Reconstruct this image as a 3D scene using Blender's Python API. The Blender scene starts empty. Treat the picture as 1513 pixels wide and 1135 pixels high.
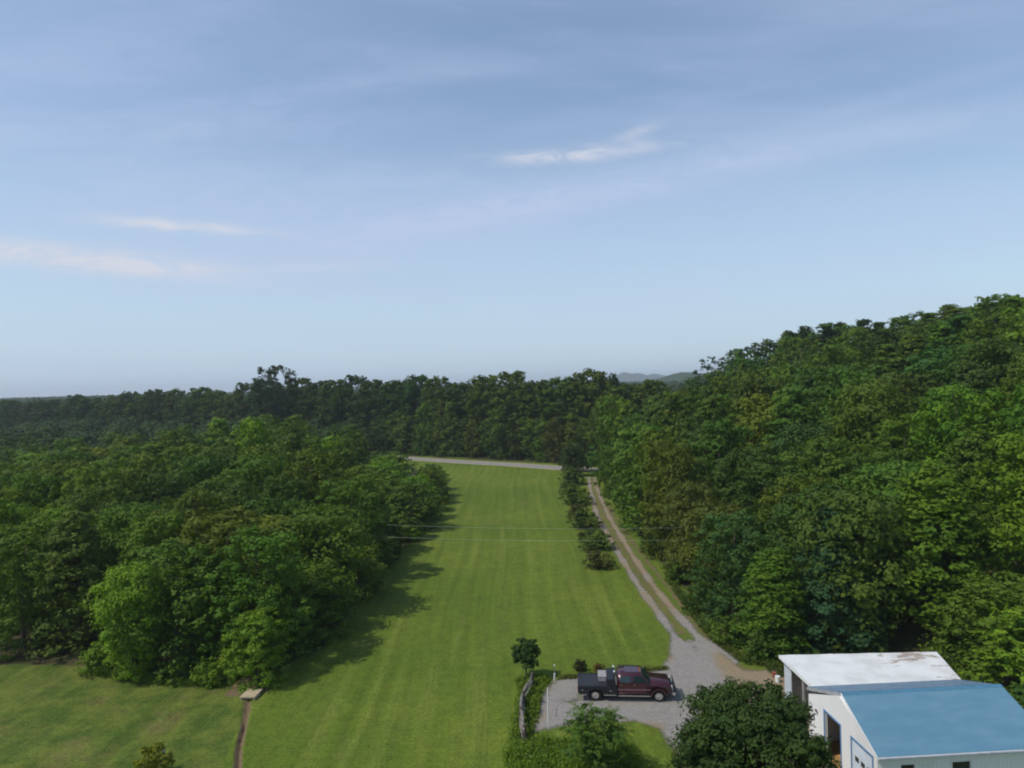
import bpy, math, random
import numpy as np
from mathutils import Vector, Matrix

random.seed(7)
RNG = np.random.default_rng(11)
SC = bpy.context.scene
COL = SC.collection
R = math.radians

# ------------------------------------------------------------------ camera model (used to survey ground points of the place)
F = 1040.0; CX = 756.5; CY = 567.5; H = 22.0; ROLL = R(1.5)
RV = np.array([math.cos(ROLL), 0, -math.sin(ROLL)]); UV = np.array([math.sin(ROLL), 0, math.cos(ROLL)]); FV = np.array([0, 1.0, 0])

def at(px, py, z=0.0):
    d = FV + RV * (px - CX) / F + UV * (CY - py) / F
    t = (z - H) / d[2]
    return (d[0] * t, d[1] * t)

def at_depth(px, py, Y):
    d = FV + RV * (px - CX) / F + UV * (CY - py) / F
    return (d[0] * Y, Y, H + d[2] * Y)

def to_px(x, y, z):
    v = np.array([x, y, z - H]); f = v @ FV
    return CX + F * (v @ RV) / f, CY - F * (v @ UV) / f

# ------------------------------------------------------------------ helpers
def tag(o, label=None, cat=None, group=None, kind=None):
    if label: o['label'] = label
    if cat: o['category'] = cat
    if group: o['group'] = group
    if kind: o['kind'] = kind
    return o

def empty(name, loc, rz=0.0, s=1.0):
    o = bpy.data.objects.new(name, None); COL.objects.link(o)
    o.location = loc; o.rotation_euler = (0, 0, rz); o.scale = (s, s, s) if not isinstance(s, tuple) else s
    o.empty_display_size = 0.3
    return o

def link(name, me, parent=None):
    o = bpy.data.objects.new(name, me); COL.objects.link(o)
    if parent: o.parent = parent
    return o

def mesh_np(name, V, Fc, mat=None, attrs=None, smooth=False):
    """Fc: (n,3) or (n,4) int array, or list of lists."""
    me = bpy.data.meshes.new(name)
    if isinstance(Fc, np.ndarray):
        n, k = Fc.shape
        me.vertices.add(len(V)); me.vertices.foreach_set('co', np.asarray(V, np.float32).ravel())
        me.loops.add(n * k); me.loops.foreach_set('vertex_index', Fc.astype(np.int32).ravel())
        me.polygons.add(n); me.polygons.foreach_set('loop_start', np.arange(n, dtype=np.int32) * k)
        me.update(calc_edges=True)
    else:
        me.from_pydata([tuple(v) for v in V], [], Fc); me.update()
    for k, a in (attrs or {}).items():
        at_ = me.attributes.new(k, 'FLOAT', 'POINT'); at_.data.foreach_set('value', np.asarray(a, np.float32))
    if smooth: me.polygons.foreach_set('use_smooth', np.ones(len(me.polygons), bool))
    if mat: me.materials.append(mat)
    return me

class MB:
    """collects shapes for one mesh"""
    def __init__(self): self.v = []; self.f = []
    def add(self, vs, fs):
        b = len(self.v); self.v += [tuple(v) for v in vs]; self.f += [[i + b for i in f] for f in fs]; return self
    def box(self, x0, x1, y0, y1, z0, z1):
        vs = [(x0,y0,z0),(x1,y0,z0),(x1,y1,z0),(x0,y1,z0),(x0,y0,z1),(x1,y0,z1),(x1,y1,z1),(x0,y1,z1)]
        return self.add(vs, [[0,3,2,1],[4,5,6,7],[0,1,5,4],[1,2,6,5],[2,3,7,6],[3,0,4,7]])
    def prism(self, prof, y0, y1, in_top=0.0, ztop=None, zmid=None):
        """profile of (x,z) swept along y; in_top narrows the width linearly above zmid"""
        n = len(prof); vs = []
        for s, y in ((0, y0), (1, y1)):
            for (x, z) in prof:
                k = 0 if ztop is None else max(0.0, min(1.0, (z - zmid) / (ztop - zmid)))
                vs.append((x, y + (in_top * k if s == 0 else -in_top * k), z))
        fs = [list(range(n)), list(range(2 * n - 1, n - 1, -1))]
        for i in range(n):
            j = (i + 1) % n; fs.append([i + n, j + n, j, i])
        return self.add(vs, fs)
    def tube(self, pts, rad, sides=8, cap=True):
        pts = [Vector(p) for p in pts]; n = len(pts)
        rad = rad if isinstance(rad, (list, tuple)) else [rad] * n
        vs = []; up = Vector((0, 0, 1))
        for i, p in enumerate(pts):
            t = (pts[min(i + 1, n - 1)] - pts[max(i - 1, 0)]).normalized()
            a = t.cross(up if abs(t.z) < 0.95 else Vector((1, 0, 0))).normalized(); b = t.cross(a)
            for k in range(sides):
                w = 2 * math.pi * k / sides; vs.append(p + (a * math.cos(w) + b * math.sin(w)) * rad[i])
        fs = []
        for i in range(n - 1):
            for k in range(sides):
                k2 = (k + 1) % sides
                fs.append([i * sides + k, i * sides + k2, (i + 1) * sides + k2, (i + 1) * sides + k])
        if cap: fs += [list(range(sides))[::-1], [(n - 1) * sides + k for k in range(sides)]]
        return self.add(vs, fs)
    def disc_y(self, x, z, r0, r1, y0, y1, sides=20):
        """lathe ring about the y axis: outer r0, inner r1"""
        vs = []
        for (r, y) in ((r1, y0), (r0, y0), (r0, y1), (r1, y1)):
            for k in range(sides):
                w = 2 * math.pi * k / sides; vs.append((x + r * math.cos(w), y, z + r * math.sin(w)))
        fs = []
        for j in range(4):
            j2 = (j + 1) % 4
            for k in range(sides):
                k2 = (k + 1) % sides; fs.append([j * sides + k, j * sides + k2, j2 * sides + k2, j2 * sides + k])
        return self.add(vs, fs)
    def build(self, name, mat, parent=None, bevel=0.0, smooth=False):
        me = mesh_np(name, self.v, self.f, mat, smooth=smooth)
        import bmesh
        bm = bmesh.new(); bm.from_mesh(me); bmesh.ops.recalc_face_normals(bm, faces=bm.faces)
        if bevel > 0:
            bmesh.ops.bevel(bm, geom=[e for e in bm.edges if e.is_manifold and e.calc_face_angle(0) > 0.4], offset=bevel, segments=2, affect='EDGES', clamp_overlap=True)
        bm.to_mesh(me); bm.free()
        return link(name, me, parent)

# ------------------------------------------------------------------ material helpers
class NT:
    def __init__(self, name, rough=0.8, spec=0.3):
        self.m = bpy.data.materials.new(name); self.m.use_nodes = True
        self.t = self.m.node_tree; self.b = self.t.nodes['Principled BSDF']; self.out = self.t.nodes['Material Output']
        self.b.inputs['Roughness'].default_value = rough; self.b.inputs['Specular IOR Level'].default_value = spec
    def n(self, typ, **kw):
        nd = self.t.nodes.new(typ)
        for k, v in kw.items():
            if k.startswith('_'): nd.inputs[k[1:].replace('_', ' ')].default_value = v
            else: setattr(nd, k, v)
        return nd
    def l(self, a, b): self.t.links.new(a, b)
    def attr(self, name): return self.n('ShaderNodeAttribute', attribute_name=name).outputs['Fac']
    def pos(self): return self.n('ShaderNodeNewGeometry').outputs['Position']
    def obj(self): return self.n('ShaderNodeTexCoord').outputs['Object']
    def noise(self, vec, scale, detail=4, rough=0.55, sc=None, dist=0.0):
        if sc is not None:
            mp = self.n('ShaderNodeMapping'); self.l(vec, mp.inputs['Vector']); mp.inputs['Scale'].default_value = sc; vec = mp.outputs[0]
        nd = self.n('ShaderNodeTexNoise'); self.l(vec, nd.inputs['Vector'])
        nd.inputs['Scale'].default_value = scale; nd.inputs['Detail'].default_value = detail; nd.inputs['Roughness'].default_value = rough; nd.inputs['Distortion'].default_value = dist
        return nd.outputs['Fac']
    def ramp(self, fac, a, b, lo=0.0, hi=1.0):
        nd = self.n('ShaderNodeMapRange'); self.l(fac, nd.inputs['Value']); nd.interpolation_type = 'SMOOTHSTEP'
        for i, v in zip((1, 2, 3, 4), (a, b, lo, hi)): nd.inputs[i].default_value = v
        return nd.outputs[0]
    def math(self, op, a, b=None, clamp=False):
        nd = self.n('ShaderNodeMath', operation=op); nd.use_clamp = clamp
        for i, v in enumerate((a, b)):
            if v is None: continue
            if hasattr(v, 'links'): self.l(v, nd.inputs[i])
            else: nd.inputs[i].default_value = v
        return nd.outputs[0]
    def mix(self, fac, a, b, mode='MIX'):
        nd = self.n('ShaderNodeMix', data_type='RGBA', blend_type=mode)
        for s, v in ((nd.inputs[0], fac), (nd.inputs[6], a), (nd.inputs[7], b)):
            if hasattr(v, 'links'): self.l(v, s)
            elif isinstance(v, (int, float)): s.default_value = v
            else: s.default_value = (*v, 1) if len(v) == 3 else v
        return nd.outputs[2]
    def color(self, c):
        if hasattr(c, 'links'): self.l(c, self.b.inputs['Base Color'])
        else: self.b.inputs['Base Color'].default_value = (*c, 1)
    def bump(self, h, strength=0.3, dist=0.05):
        nd = self.n('ShaderNodeBump'); self.l(h, nd.inputs['Height']); nd.inputs['Strength'].default_value = strength; nd.inputs['Distance'].default_value = dist
        self.l(nd.outputs[0], self.b.inputs['Normal'])
    def alpha(self, a):
        tr = self.n('ShaderNodeBsdfTransparent'); mx = self.n('ShaderNodeMixShader')
        self.l(a, mx.inputs[0]); self.l(tr.outputs[0], mx.inputs[1]); self.l(self.b.outputs[0], mx.inputs[2]); self.l(mx.outputs[0], self.out.inputs['Surface'])

def simple(name, col, rough=0.6, spec=0.4, metal=0.0, var=0.12, scale=3.0, bump=0.0, coat=0.0):
    m = NT(name, rough, spec); o = m.obj()
    f = m.noise(o, scale, 5)
    m.color(m.mix(m.ramp(f, 0.3, 0.7), tuple(c * (1 - var) for c in col), tuple(min(1, c * (1 + var)) for c in col)))
    m.b.inputs['Metallic'].default_value = metal
    if coat: m.b.inputs['Coat Weight'].default_value = coat; m.b.inputs['Coat Roughness'].default_value = 0.08
    if bump: m.bump(m.noise(o, scale * 6, 4), bump, 0.02)
    return m.m

def leaf_mat(name, trans=0.28, rough=0.65, spec=0.12):
    m = NT(name, rough, spec)
    oi = m.n('ShaderNodeObjectInfo'); tone = m.attr('tone')
    warm = m.mix(1.0, oi.outputs['Color'], (1.26, 1.20, 0.75), 'MULTIPLY')
    cool = m.mix(1.0, oi.outputs['Color'], (0.66, 0.77, 0.70), 'MULTIPLY')
    c = m.mix(tone, cool, warm)
    m.color(c)
    tl = m.n('ShaderNodeBsdfTranslucent'); m.l(m.mix(1.0, c, (1.25, 1.35, 0.5), 'MULTIPLY'), tl.inputs['Color'])
    mx = m.n('ShaderNodeMixShader'); mx.inputs[0].default_value = trans
    m.l(m.b.outputs[0], mx.inputs[1]); m.l(tl.outputs[0], mx.inputs[2]); m.l(mx.outputs[0], m.out.inputs['Surface'])
    return m.m

LEAF = leaf_mat('foliage')
def bark_mat(name, c):
    m = NT(name, 0.9, 0.1); o = m.obj()
    f = m.noise(o, 2.5, 6, 0.65, (6, 6, 1)); m.color(m.mix(m.ramp(f, .3, .7), tuple(x * .55 for x in c), c)); m.bump(f, .6, .05); return m.m
BARK = bark_mat('bark', (0.14, 0.11, 0.085)); PALEBARK = bark_mat('pale_bark', (0.38, 0.35, 0.30))

# ------------------------------------------------------------------ foliage meshes
def unit(n, rng):
    v = rng.normal(size=(n, 3)); return v / np.linalg.norm(v, axis=1, keepdims=True)

def leaf_quads(P, N, s, rng, ratio=0.62, T=None):
    n = len(P)
    N = N / np.maximum(np.linalg.norm(N, axis=1, keepdims=True), 1e-6)
    if T is None: T = np.cross(N, unit(n, rng))
    else: T = T - N * np.sum(T * N, axis=1, keepdims=True)
    T /= np.maximum(np.linalg.norm(T, axis=1, keepdims=True), 1e-6)
    B = np.cross(N, T); s = np.asarray(s).reshape(-1, 1)
    V = np.empty((n, 4, 3))
    V[:, 0] = P + T * s * .5; V[:, 2] = P - T * s * .5
    V[:, 1] = P + B * s * .5 * ratio - N * s * .1 + T * s * .08; V[:, 3] = P - B * s * .5 * ratio - N * s * .1 + T * s * .08
    return V.reshape(-1, 3)

def clump_leaves(C, RAD, tone, rng, nsub, nleaf, leaf, up=0.25, rnd=0.5, flat=0.72, droop=0.0):
    """lobes (C, RAD) -> sub clumps -> leaves. returns V, tone"""
    Vs = []; Ts = []
    for c, r, t in zip(C, RAD, tone):
        d = unit(nsub, rng); d[:, 2] += 0.25; d /= np.linalg.norm(d, axis=1, keepdims=True)
        sc = c + d * r * rng.uniform(.55, 1.0, (nsub, 1)) * np.array([1, 1, flat])
        sr = r * rng.uniform(.25, .45, nsub)
        k = nleaf
        q = unit(nsub * k, rng)
        rr = np.repeat(sr, k)[:, None] * rng.uniform(.35, 1.0, (nsub * k, 1)) ** .7
        P = np.repeat(sc, k, 0) + q * rr * np.array([1, 1, .7])
        P[:, 2] -= droop * rr[:, 0] * rng.random(nsub * k)
        out = np.repeat(d, k, 0)
        N = out * .75 + q * .75 + np.array([0, 0, up]) + unit(nsub * k, rng) * rnd
        s = leaf * rng.uniform(.6, 1.35, nsub * k)
        Vs.append(leaf_quads(P, N, s, rng))
        tt = np.clip(t + np.repeat(rng.normal(0, .13, nsub), k) + rng.normal(0, .1, nsub * k), 0, 1)
        Ts.append(np.repeat(tt, 4))
    return np.concatenate(Vs), np.concatenate(Ts)

def crown_from(name, C, RAD, seed, nsub, nleaf, leaf, **kw):
    rng = np.random.default_rng(seed)
    tone = rng.uniform(.3, .75, len(C))
    V, T = clump_leaves(C, RAD, tone, rng, nsub, nleaf, leaf, **kw)
    n = len(V) // 4
    return mesh_np(name, V, np.arange(n * 4).reshape(n, 4), LEAF, {'tone': T})

def env_lobes(rng, n, h, w, low=.12, top=1.0, rl=(.16, .27), shape='round', gaps=0.0):
    """lobe centres in a crown envelope, base at z=0"""
    C = []; Rr = []
    for i in range(n):
        f = (i + .5) / n
        z = low + (top - low) * (f ** .85)
        a = i * 2.39996 + rng.uniform(-.5, .5)
        q = (z - low) / (top - low)
        if shape == 'round': prof = math.sqrt(max(0, 1 - ((q - .45) / .62) ** 2))
        elif shape == 'tall': prof = (1 - q) ** .5 * .95 if q > .3 else .8
        elif shape == 'cone': prof = max(.05, 1 - q)
        elif shape == 'flat': prof = .4 + .8 * q if q < .75 else (1 - (q - .75) * 1.8)
        else: prof = 1
        r = (rng.uniform(*rl)) * w * (.75 + .35 * prof)
        rad = max(0, prof * w * .5 - r * .55) * rng.uniform(.72, 1.12)
        C.append((rad * math.cos(a), rad * math.sin(a), z * h - r * .5)); Rr.append(r)
    for i in range(max(3, n // 6)):                      # inner fill so that the crown has a body
        C.append((rng.normal(0, w * .08), rng.normal(0, w * .08), h * rng.uniform(low + .15, top - .2))); Rr.append(w * .27)
    return np.array(C), np.array(Rr)

def trunk_mesh(name, h, r, C, seed, mat, nlimb=7, sides=7):
    rng = random.Random(seed); m = MB()
    lean = (rng.uniform(-.4, .4), rng.uniform(-.4, .4))
    pts = [(lean[0] * k * k, lean[1] * k * k, h * .82 * k - (.3 if k == 0 else 0)) for k in (0, .1, .35, .6, .8, 1)]
    m.tube(pts, [r * 1.35, r, r * .8, r * .58, r * .38, r * .1], sides)
    idx = list(range(len(C))); rng.shuffle(idx)
    for i in idx[:nlimb]:
        c = Vector(C[i]); k = max(.15, min(.8, c.z / h * .6)); 
        p0 = Vector((lean[0] * k * k, lean[1] * k * k, h * .82 * k)); mid = p0.lerp(c, .5) + Vector((0, 0, -.03 * h))
        m.tube([p0, mid, c], [r * .42, r * .28, r * .08], 5)
    return mesh_np(name, m.v, m.f, mat, smooth=True)

PROTO = {}
def proto(key, h, w, seed, n, nsub, nleaf, leaf, shape='round', low=.1, rl=(.15, .25), tr=.18, bark=None, nlimb=7, **kw):
    rng = np.random.default_rng(seed)
    C, Rr = env_lobes(rng, n, h, w, low=low, rl=rl, shape=shape)
    PROTO[key] = (crown_from('crown', C, Rr, seed + 100, nsub, nleaf, leaf, **kw), trunk_mesh('trunk', h, tr, C, seed, bark or BARK, nlimb), h, w)

# near detail (12 m tall nominal)
NV = [((.12, .19), 48, .26, 'round'), ((.18, .28), 28, .32, 'round'), ((.22, .34), 20, .36, 'flat'), ((.15, .25), 36, .30, 'round')]
for i, (rl_, n_, lf_, sh_) in enumerate(NV): proto(f'near{i}', 12, 8.0, 20 + i, n_, int(15 * 34 / n_ * .8) + 4, 24, lf_, low=.06, rl=rl_, shape=sh_)
for i in range(2): proto(f'tallnear{i}', 13, 6.4, 30 + i, 34, 15, 24, .29, shape='tall', low=.05, rl=(.2, .3))
proto('wispy', 14, 8.5, 41, 60, 12, 30, .26, shape='tall', low=.05, rl=(.13, .2), flat=.42, up=.6, rnd=.5, droop=.5)
MV = [((.13, .2), 38, .40, 'round'), ((.2, .3), 20, .50, 'round'), ((.24, .36), 15, .52, 'flat'), ((.15, .25), 28, .42, 'round'), ((.17, .26), 24, .46, 'flat')]
for i, (rl_, n_, lf_, sh_) in enumerate(MV): proto(f'mid{i}', 12, 8.0, 50 + i, n_, int(12 * 26 / n_ * .8) + 3, 15, lf_, low=.06, rl=rl_, shape=sh_)
for i in range(3): proto(f'tall{i}', 13, 6.4, 60 + i, 26, 12, 15, .42, shape='tall', low=.05, rl=(.2, .3))
for i in range(4): proto(f'full{i}', 24, 13.0, 110 + i, 58, 13, 15, .66, low=.05, rl=(.11, .18), tr=.4)
proto('open', 13, 8.0, 71, 22, 7, 12, .40, low=.3, rl=(.1, .17), nlimb=18)
for i in range(2): proto(f'pine{i}', 14, 5.5, 75 + i, 30, 9, 14, .42, shape='cone', low=.2, rl=(.16, .26), flat=.45, up=.5)
proto('oak', 29, 17, 81, 44, 12, 16, .62, shape='flat', low=.25, rl=(.1, .17), tr=.55, nlimb=22)
for i in range(3): proto(f'shrub{i}', 2.6, 3.2, 90 + i, 13, 9, 16, .24, low=.1, rl=(.22, .32), tr=.05, nlimb=4)
proto('sparse', 12, 7, 96, 16, 5, 7, .34, low=.35, rl=(.1, .16), nlimb=16, bark=PALEBARK)

def put_tree(name, key, x, y, z, h, w, color, label, cat='tree', group=None, rz=None, tr_label=None):
    cr, tk, ph, pw = PROTO[key]
    e = empty(name, (x, y, z), random.uniform(0, 6.28) if rz is None else rz, (w / pw, w / pw, h / ph))
    tag(e, label, cat, group)
    c = link('crown', cr, e); c.color = (*color, 1)
    t = link('trunk', tk, e)
    return e

# leaf albedo palettes
GREENS = {
    'bright green': (0.118, 0.195, 0.022), 'mid green': (0.088, 0.146, 0.022), 'dark green': (0.062, 0.110, 0.022),
    'olive green': (0.098, 0.146, 0.024), 'yellow green': (0.145, 0.198, 0.022), 'blue green': (0.058, 0.112, 0.034), 'brownish': (0.098, 0.108, 0.034)}

# ------------------------------------------------------------------ ground
def sm(a, b, x):
    t = np.clip((x - a) / (b - a), 0, 1); return t * t * (3 - 2 * t)

DITCH = [at(350, 1180), at(351, 1135), at(353, 1105), at(360, 1075), at(365, 1050), at(366, 1036)]
def dist_poly(X, Y, pts):
    D = np.full(np.shape(X), 1e9)
    for (x0, y0), (x1, y1) in zip(pts[:-1], pts[1:]):
        dx, dy = x1 - x0, y1 - y0; t = np.clip(((X - x0) * dx + (Y - y0) * dy) / (dx * dx + dy * dy + 1e-9), 0, 1)
        D = np.minimum(D, np.hypot(X - x0 - t * dx, Y - y0 - t * dy))
    return D
def inside(X, Y, poly):
    c = np.zeros(np.shape(X), bool); n = len(poly)
    for i in range(n):
        x0, y0 = poly[i]; x1, y1 = poly[(i + 1) % n]
        if y0 == y1: continue
        k = ((y0 > Y) != (y1 > Y)) & (X < (x1 - x0) * (Y - y0) / (y1 - y0) + x0); c ^= k
    return c
def sdist(X, Y, poly):
    d = dist_poly(X, Y, poly + [poly[0]]); return np.where(inside(X, Y, poly), d, -d)

def hill(x, y):
    x = np.asarray(x, float); y = np.asarray(y, float)
    xs = 24 + np.maximum(0, 58 - y) * 1.1 + np.maximum(0, y - 150) * .08
    s = x - xs
    z = np.where(s > 0, (23.6 + 2.0 * sm(110, 170, y)) * (1 - np.exp(-np.maximum(s, 0) ** 1.5 / (300.0 - 65 * sm(110, 180, y)))), 0)
    z = z * (1 - sm(240, 460, y)) * (1 - sm(260, 700, x))
    z = z + sm(5, 40, s) * (1 - sm(240, 460, y)) * (1.2 * np.sin(x * .09 + 1) * np.sin(y * .07) + .8 * np.sin(y * .031 + x * .05))
    return np.maximum(z, 0)

def gz(x, y):
    d = dist_poly(np.asarray(x, float), np.asarray(y, float), DITCH)
    wig = 0.03 * np.sin(np.asarray(y, float) * 4.3)
    return hill(x, y) - 0.30 * np.exp(-(d / (.10 + wig)) ** 2) + 0.03 * np.exp(-((d - .32) / .12) ** 2)

# zone outlines from surveyed points on the flat ground
L_EDGE = [at(-400, 975), at(0, 985), at(140, 985), at(250, 998), at(350, 1006), at(420, 985), at(475, 962), at(520, 905), at(548, 860), at(585, 822), at(628, 788), at(655, 745), at(650, 715), at(625, 694)]
L_POLY = L_EDGE + [(-45, 190), (-190, 240), (-190, 60)]
R_EDGE = [(60, 38), (34, 44), (31, 50), (24, 51.5), (20.5, 53.5)] + [at(1120, 985), at(1075, 960), at(1040, 915), at(1010, 880), at(975, 840), at(945, 800), at(915, 760), at(893, 725), at(884, 710)]
R_POLY = R_EDGE + [(19, 172), (90, 190), (420, 420), (420, 20), (60, 20)]
HEDGE = [at(838, 700), at(842, 735), at(852, 775), at(868, 815), at(885, 840)]
ROAD = [(-260, 372), (-120, 275), at(560, 674), at(610, 678), at(700, 683.5), at(765, 687), at(830, 692), (40, 163), (110, 128)]

def axis(segs):
    out = []
    for a, b, s in segs:
        n = max(1, int(round((b - a) / s))); out += list(np.linspace(a, b, n, endpoint=False))
    out.append(segs[-1][1]); return np.array(out)

xs = axis([(-9000, -2000, 700), (-2000, -400, 100), (-400, -60, 8), (-60, -20, .8), (-20, -18.4, .16), (-18.4, -15.2, .07), (-15.2, 40, .8), (40, 160, 4), (160, 400, 12), (400, 2000, 100), (2000, 9000, 700)])
ys = axis([(-3000, -100, 300), (-100, 20, 8), (20, 38, .8), (38, 55, .3), (55, 210, 1.2), (210, 460, 8), (460, 2000, 80), (2000, 9500, 600)])
X, Y = np.meshgrid(xs, ys); Z = gz(X, Y)
nx, ny = len(xs), len(ys)
idx = np.arange(nx * ny).reshape(ny, nx)
FQ = np.stack([idx[:-1, :-1], idx[:-1, 1:], idx[1:, 1:], idx[1:, :-1]], -1).reshape(-1, 4)
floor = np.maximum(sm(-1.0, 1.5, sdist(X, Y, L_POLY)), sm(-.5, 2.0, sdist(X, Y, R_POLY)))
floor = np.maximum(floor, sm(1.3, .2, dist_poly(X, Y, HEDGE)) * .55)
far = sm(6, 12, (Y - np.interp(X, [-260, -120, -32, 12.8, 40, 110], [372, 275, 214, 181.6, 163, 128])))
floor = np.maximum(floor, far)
VERGE = [at(1120, 1000), at(1090, 983), at(1052, 948), at(1020, 910), at(985, 865), at(950, 822), at(918, 780), at(897, 745)]
dirt = np.maximum(sm(1.2, .3, dist_poly(X, Y, VERGE)) * .66, sm(.46, .12, dist_poly(X, Y, DITCH)) * .85)
dirt = np.maximum(dirt, sm(1.6, .4, dist_poly(X, Y, [at(352, 1022), at(366, 1020), at(378, 1020)])))
dirt = np.maximum(dirt, sm(4, .5, dist_poly(X, Y, [at(1460, 990), at(1500, 1020), at(1560, 1060)])) * .8)
TRK_C = [at(874, 706), at(877, 722), at(891, 763), at(917, 808), at(949, 858), at(985, 905), at(1012, 938)]
dirt = np.maximum(dirt, sm(1.7, .5, dist_poly(X, Y, TRK_C)) * .60)
rough = ((X < np.interp(Y, [30, 44, 52, 60], [DITCH[0][0], DITCH[3][0], DITCH[5][0], DITCH[5][0]])) & (Y < 60)).astype(float)

def ground_mat():
    m = NT('mown_grass', 0.9, 0.12); p = m.pos()
    cb0 = p; big = m.noise(p, .04, 4, .6); med = m.noise(p, .45, 5, .6); fine = m.noise(p, 5.5, 5, .7); streak = m.noise(cb0, 1.0, 4, .6, (.8, .035, 1))
    sp = m.n('ShaderNodeSeparateXYZ'); m.l(p, sp.inputs[0])
    # mowing stripes run with the field
    xw = m.math('ADD', sp.outputs[0], m.math('MULTIPLY', m.noise(p, .012, 1), 9.0))
    cb = m.n('ShaderNodeCombineXYZ'); m.l(xw, cb.inputs[0]); m.l(m.math('MULTIPLY', sp.outputs[1], .012), cb.inputs[1])
    st = m.math('MULTIPLY', m.math('SUBTRACT', m.noise(cb.outputs[0], 1.5, 3, .7), .5), 3.2)
    st2 = m.math('SINE', m.math('MULTIPLY', xw, 3.3))
    c = m.mix(m.ramp(big, .35, .65), (0.088, 0.130, 0.013), (0.130, 0.166, 0.019))
    c = m.mix(m.ramp(med, .35, .7, 0, .55), c, (0.070, 0.118, 0.013))
    c = m.mix(m.math('MULTIPLY', m.ramp(streak, .46, .72), .5), c, (0.160, 0.186, 0.034))
    v = m.math('ADD', m.math('MULTIPLY', st, .2), m.math('MULTIPLY', st2, .045)); v = m.math('ADD', v, 1.0)
    v = m.math('MULTIPLY', v, m.ramp(fine, .2, .8, .55, 1.45))
    v = m.math('MULTIPLY', v, m.ramp(m.noise(p, 1.4, 5, .75), .25, .75, .8, 1.2))
    vc = m.n('ShaderNodeCombineColor'); [m.l(v, vc.inputs[i]) for i in range(3)]
    c = m.mix(1.0, c, vc.outputs[0], 'MULTIPLY')
    # unkempt lawn beyond the ditch: dull with dry patches
    dull = m.mix(m.ramp(med, .35, .65), (0.060, 0.098, 0.014), (0.118, 0.146, 0.024))
    dry = m.noise(p, .22, 5, .7); dull = m.mix(m.ramp(dry, .52, .68, 0, .65), dull, (0.150, 0.118, 0.045))
    dull = m.mix(1.0, dull, vc.outputs[0], 'MULTIPLY')
    c = m.mix(m.attr('rough'), c, dull)
    dryl = m.noise(p, .12, 5, .7, (1, .5, 1)); c = m.mix(m.ramp(dryl, .58, .72, 0, .45), c, (0.165, 0.150, 0.048))
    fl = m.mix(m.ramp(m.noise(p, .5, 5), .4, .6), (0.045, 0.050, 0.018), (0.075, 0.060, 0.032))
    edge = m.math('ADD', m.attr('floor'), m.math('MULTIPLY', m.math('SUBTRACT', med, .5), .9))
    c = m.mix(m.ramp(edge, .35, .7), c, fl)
    dd = m.mix(m.ramp(fine, .3, .7), (0.12, 0.082, 0.045), (0.20, 0.145, 0.085))
    de = m.math('ADD', m.attr('dirt'), m.math('MULTIPLY', m.math('SUBTRACT', m.noise(p, 1.3, 5, .7), .5), 1.1))
    c = m.mix(m.ramp(de, .45, .75), c, dd)
    m.color(c); m.bump(m.math('ADD', fine, m.noise(p, 14, 3, .7)), .55, .06)
    return m.m
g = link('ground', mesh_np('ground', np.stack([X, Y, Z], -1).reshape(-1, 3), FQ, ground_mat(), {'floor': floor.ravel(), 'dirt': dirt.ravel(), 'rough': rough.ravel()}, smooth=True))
tag(g, kind='structure')

def sheet(name, x0, x1, y0, y1, res, fn, keep, mat, z=.008):
    xs = np.linspace(x0, x1, int((x1 - x0) / res) + 1); ys = np.linspace(y0, y1, int((y1 - y0) / res) + 1)
    X, Y = np.meshgrid(xs, ys); at_ = fn(X, Y); k = at_[keep] > -.9
    idx = np.arange(X.size).reshape(X.shape)
    q = np.stack([idx[:-1, :-1], idx[:-1, 1:], idx[1:, 1:], idx[1:, :-1]], -1).reshape(-1, 4)
    kk = k.ravel()[q].any(1); q = q[kk]
    used = np.unique(q); remap = -np.ones(X.size, int); remap[used] = np.arange(len(used))
    V = np.stack([X.ravel()[used], Y.ravel()[used], hill(X.ravel()[used], Y.ravel()[used]) + z], -1)
    o = link(name, mesh_np(name, V, remap[q], mat, {a: b.ravel()[used] for a, b in at_.items()}))
    return tag(o, kind='structure')

YARD = [at(786, 1082), at(796, 1050), at(800, 1025), at(822, 1003), at(860, 1000), at(930, 996), at(975, 990), at(988, 970), at(1000, 962), at(1062, 962), at(1098, 990), at(1160, 990), at(1195, 1010), at(1212, 1050), at(1222, 1085), at(1262, 1140), at(1300, 1300), at(1000, 1300), at(1012, 1140), at(975, 1078), at(940, 1066), at(880, 1068), at(835, 1074)]
TRK_L = [at(870, 706), at(872, 722), at(882, 762), at(905, 803), at(937, 856), at(972, 905), at(1000, 945), at(1020, 975)]
TRK_R = [at(878, 706), at(882, 722), at(900, 764), at(929, 812), at(961, 860), at(998, 905), at(1030, 940), at(1060, 970)]
WAY = [((a[0] + b[0]) / 2, (a[1] + b[1]) / 2) for a, b in zip(TRK_L, TRK_R)]

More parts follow.
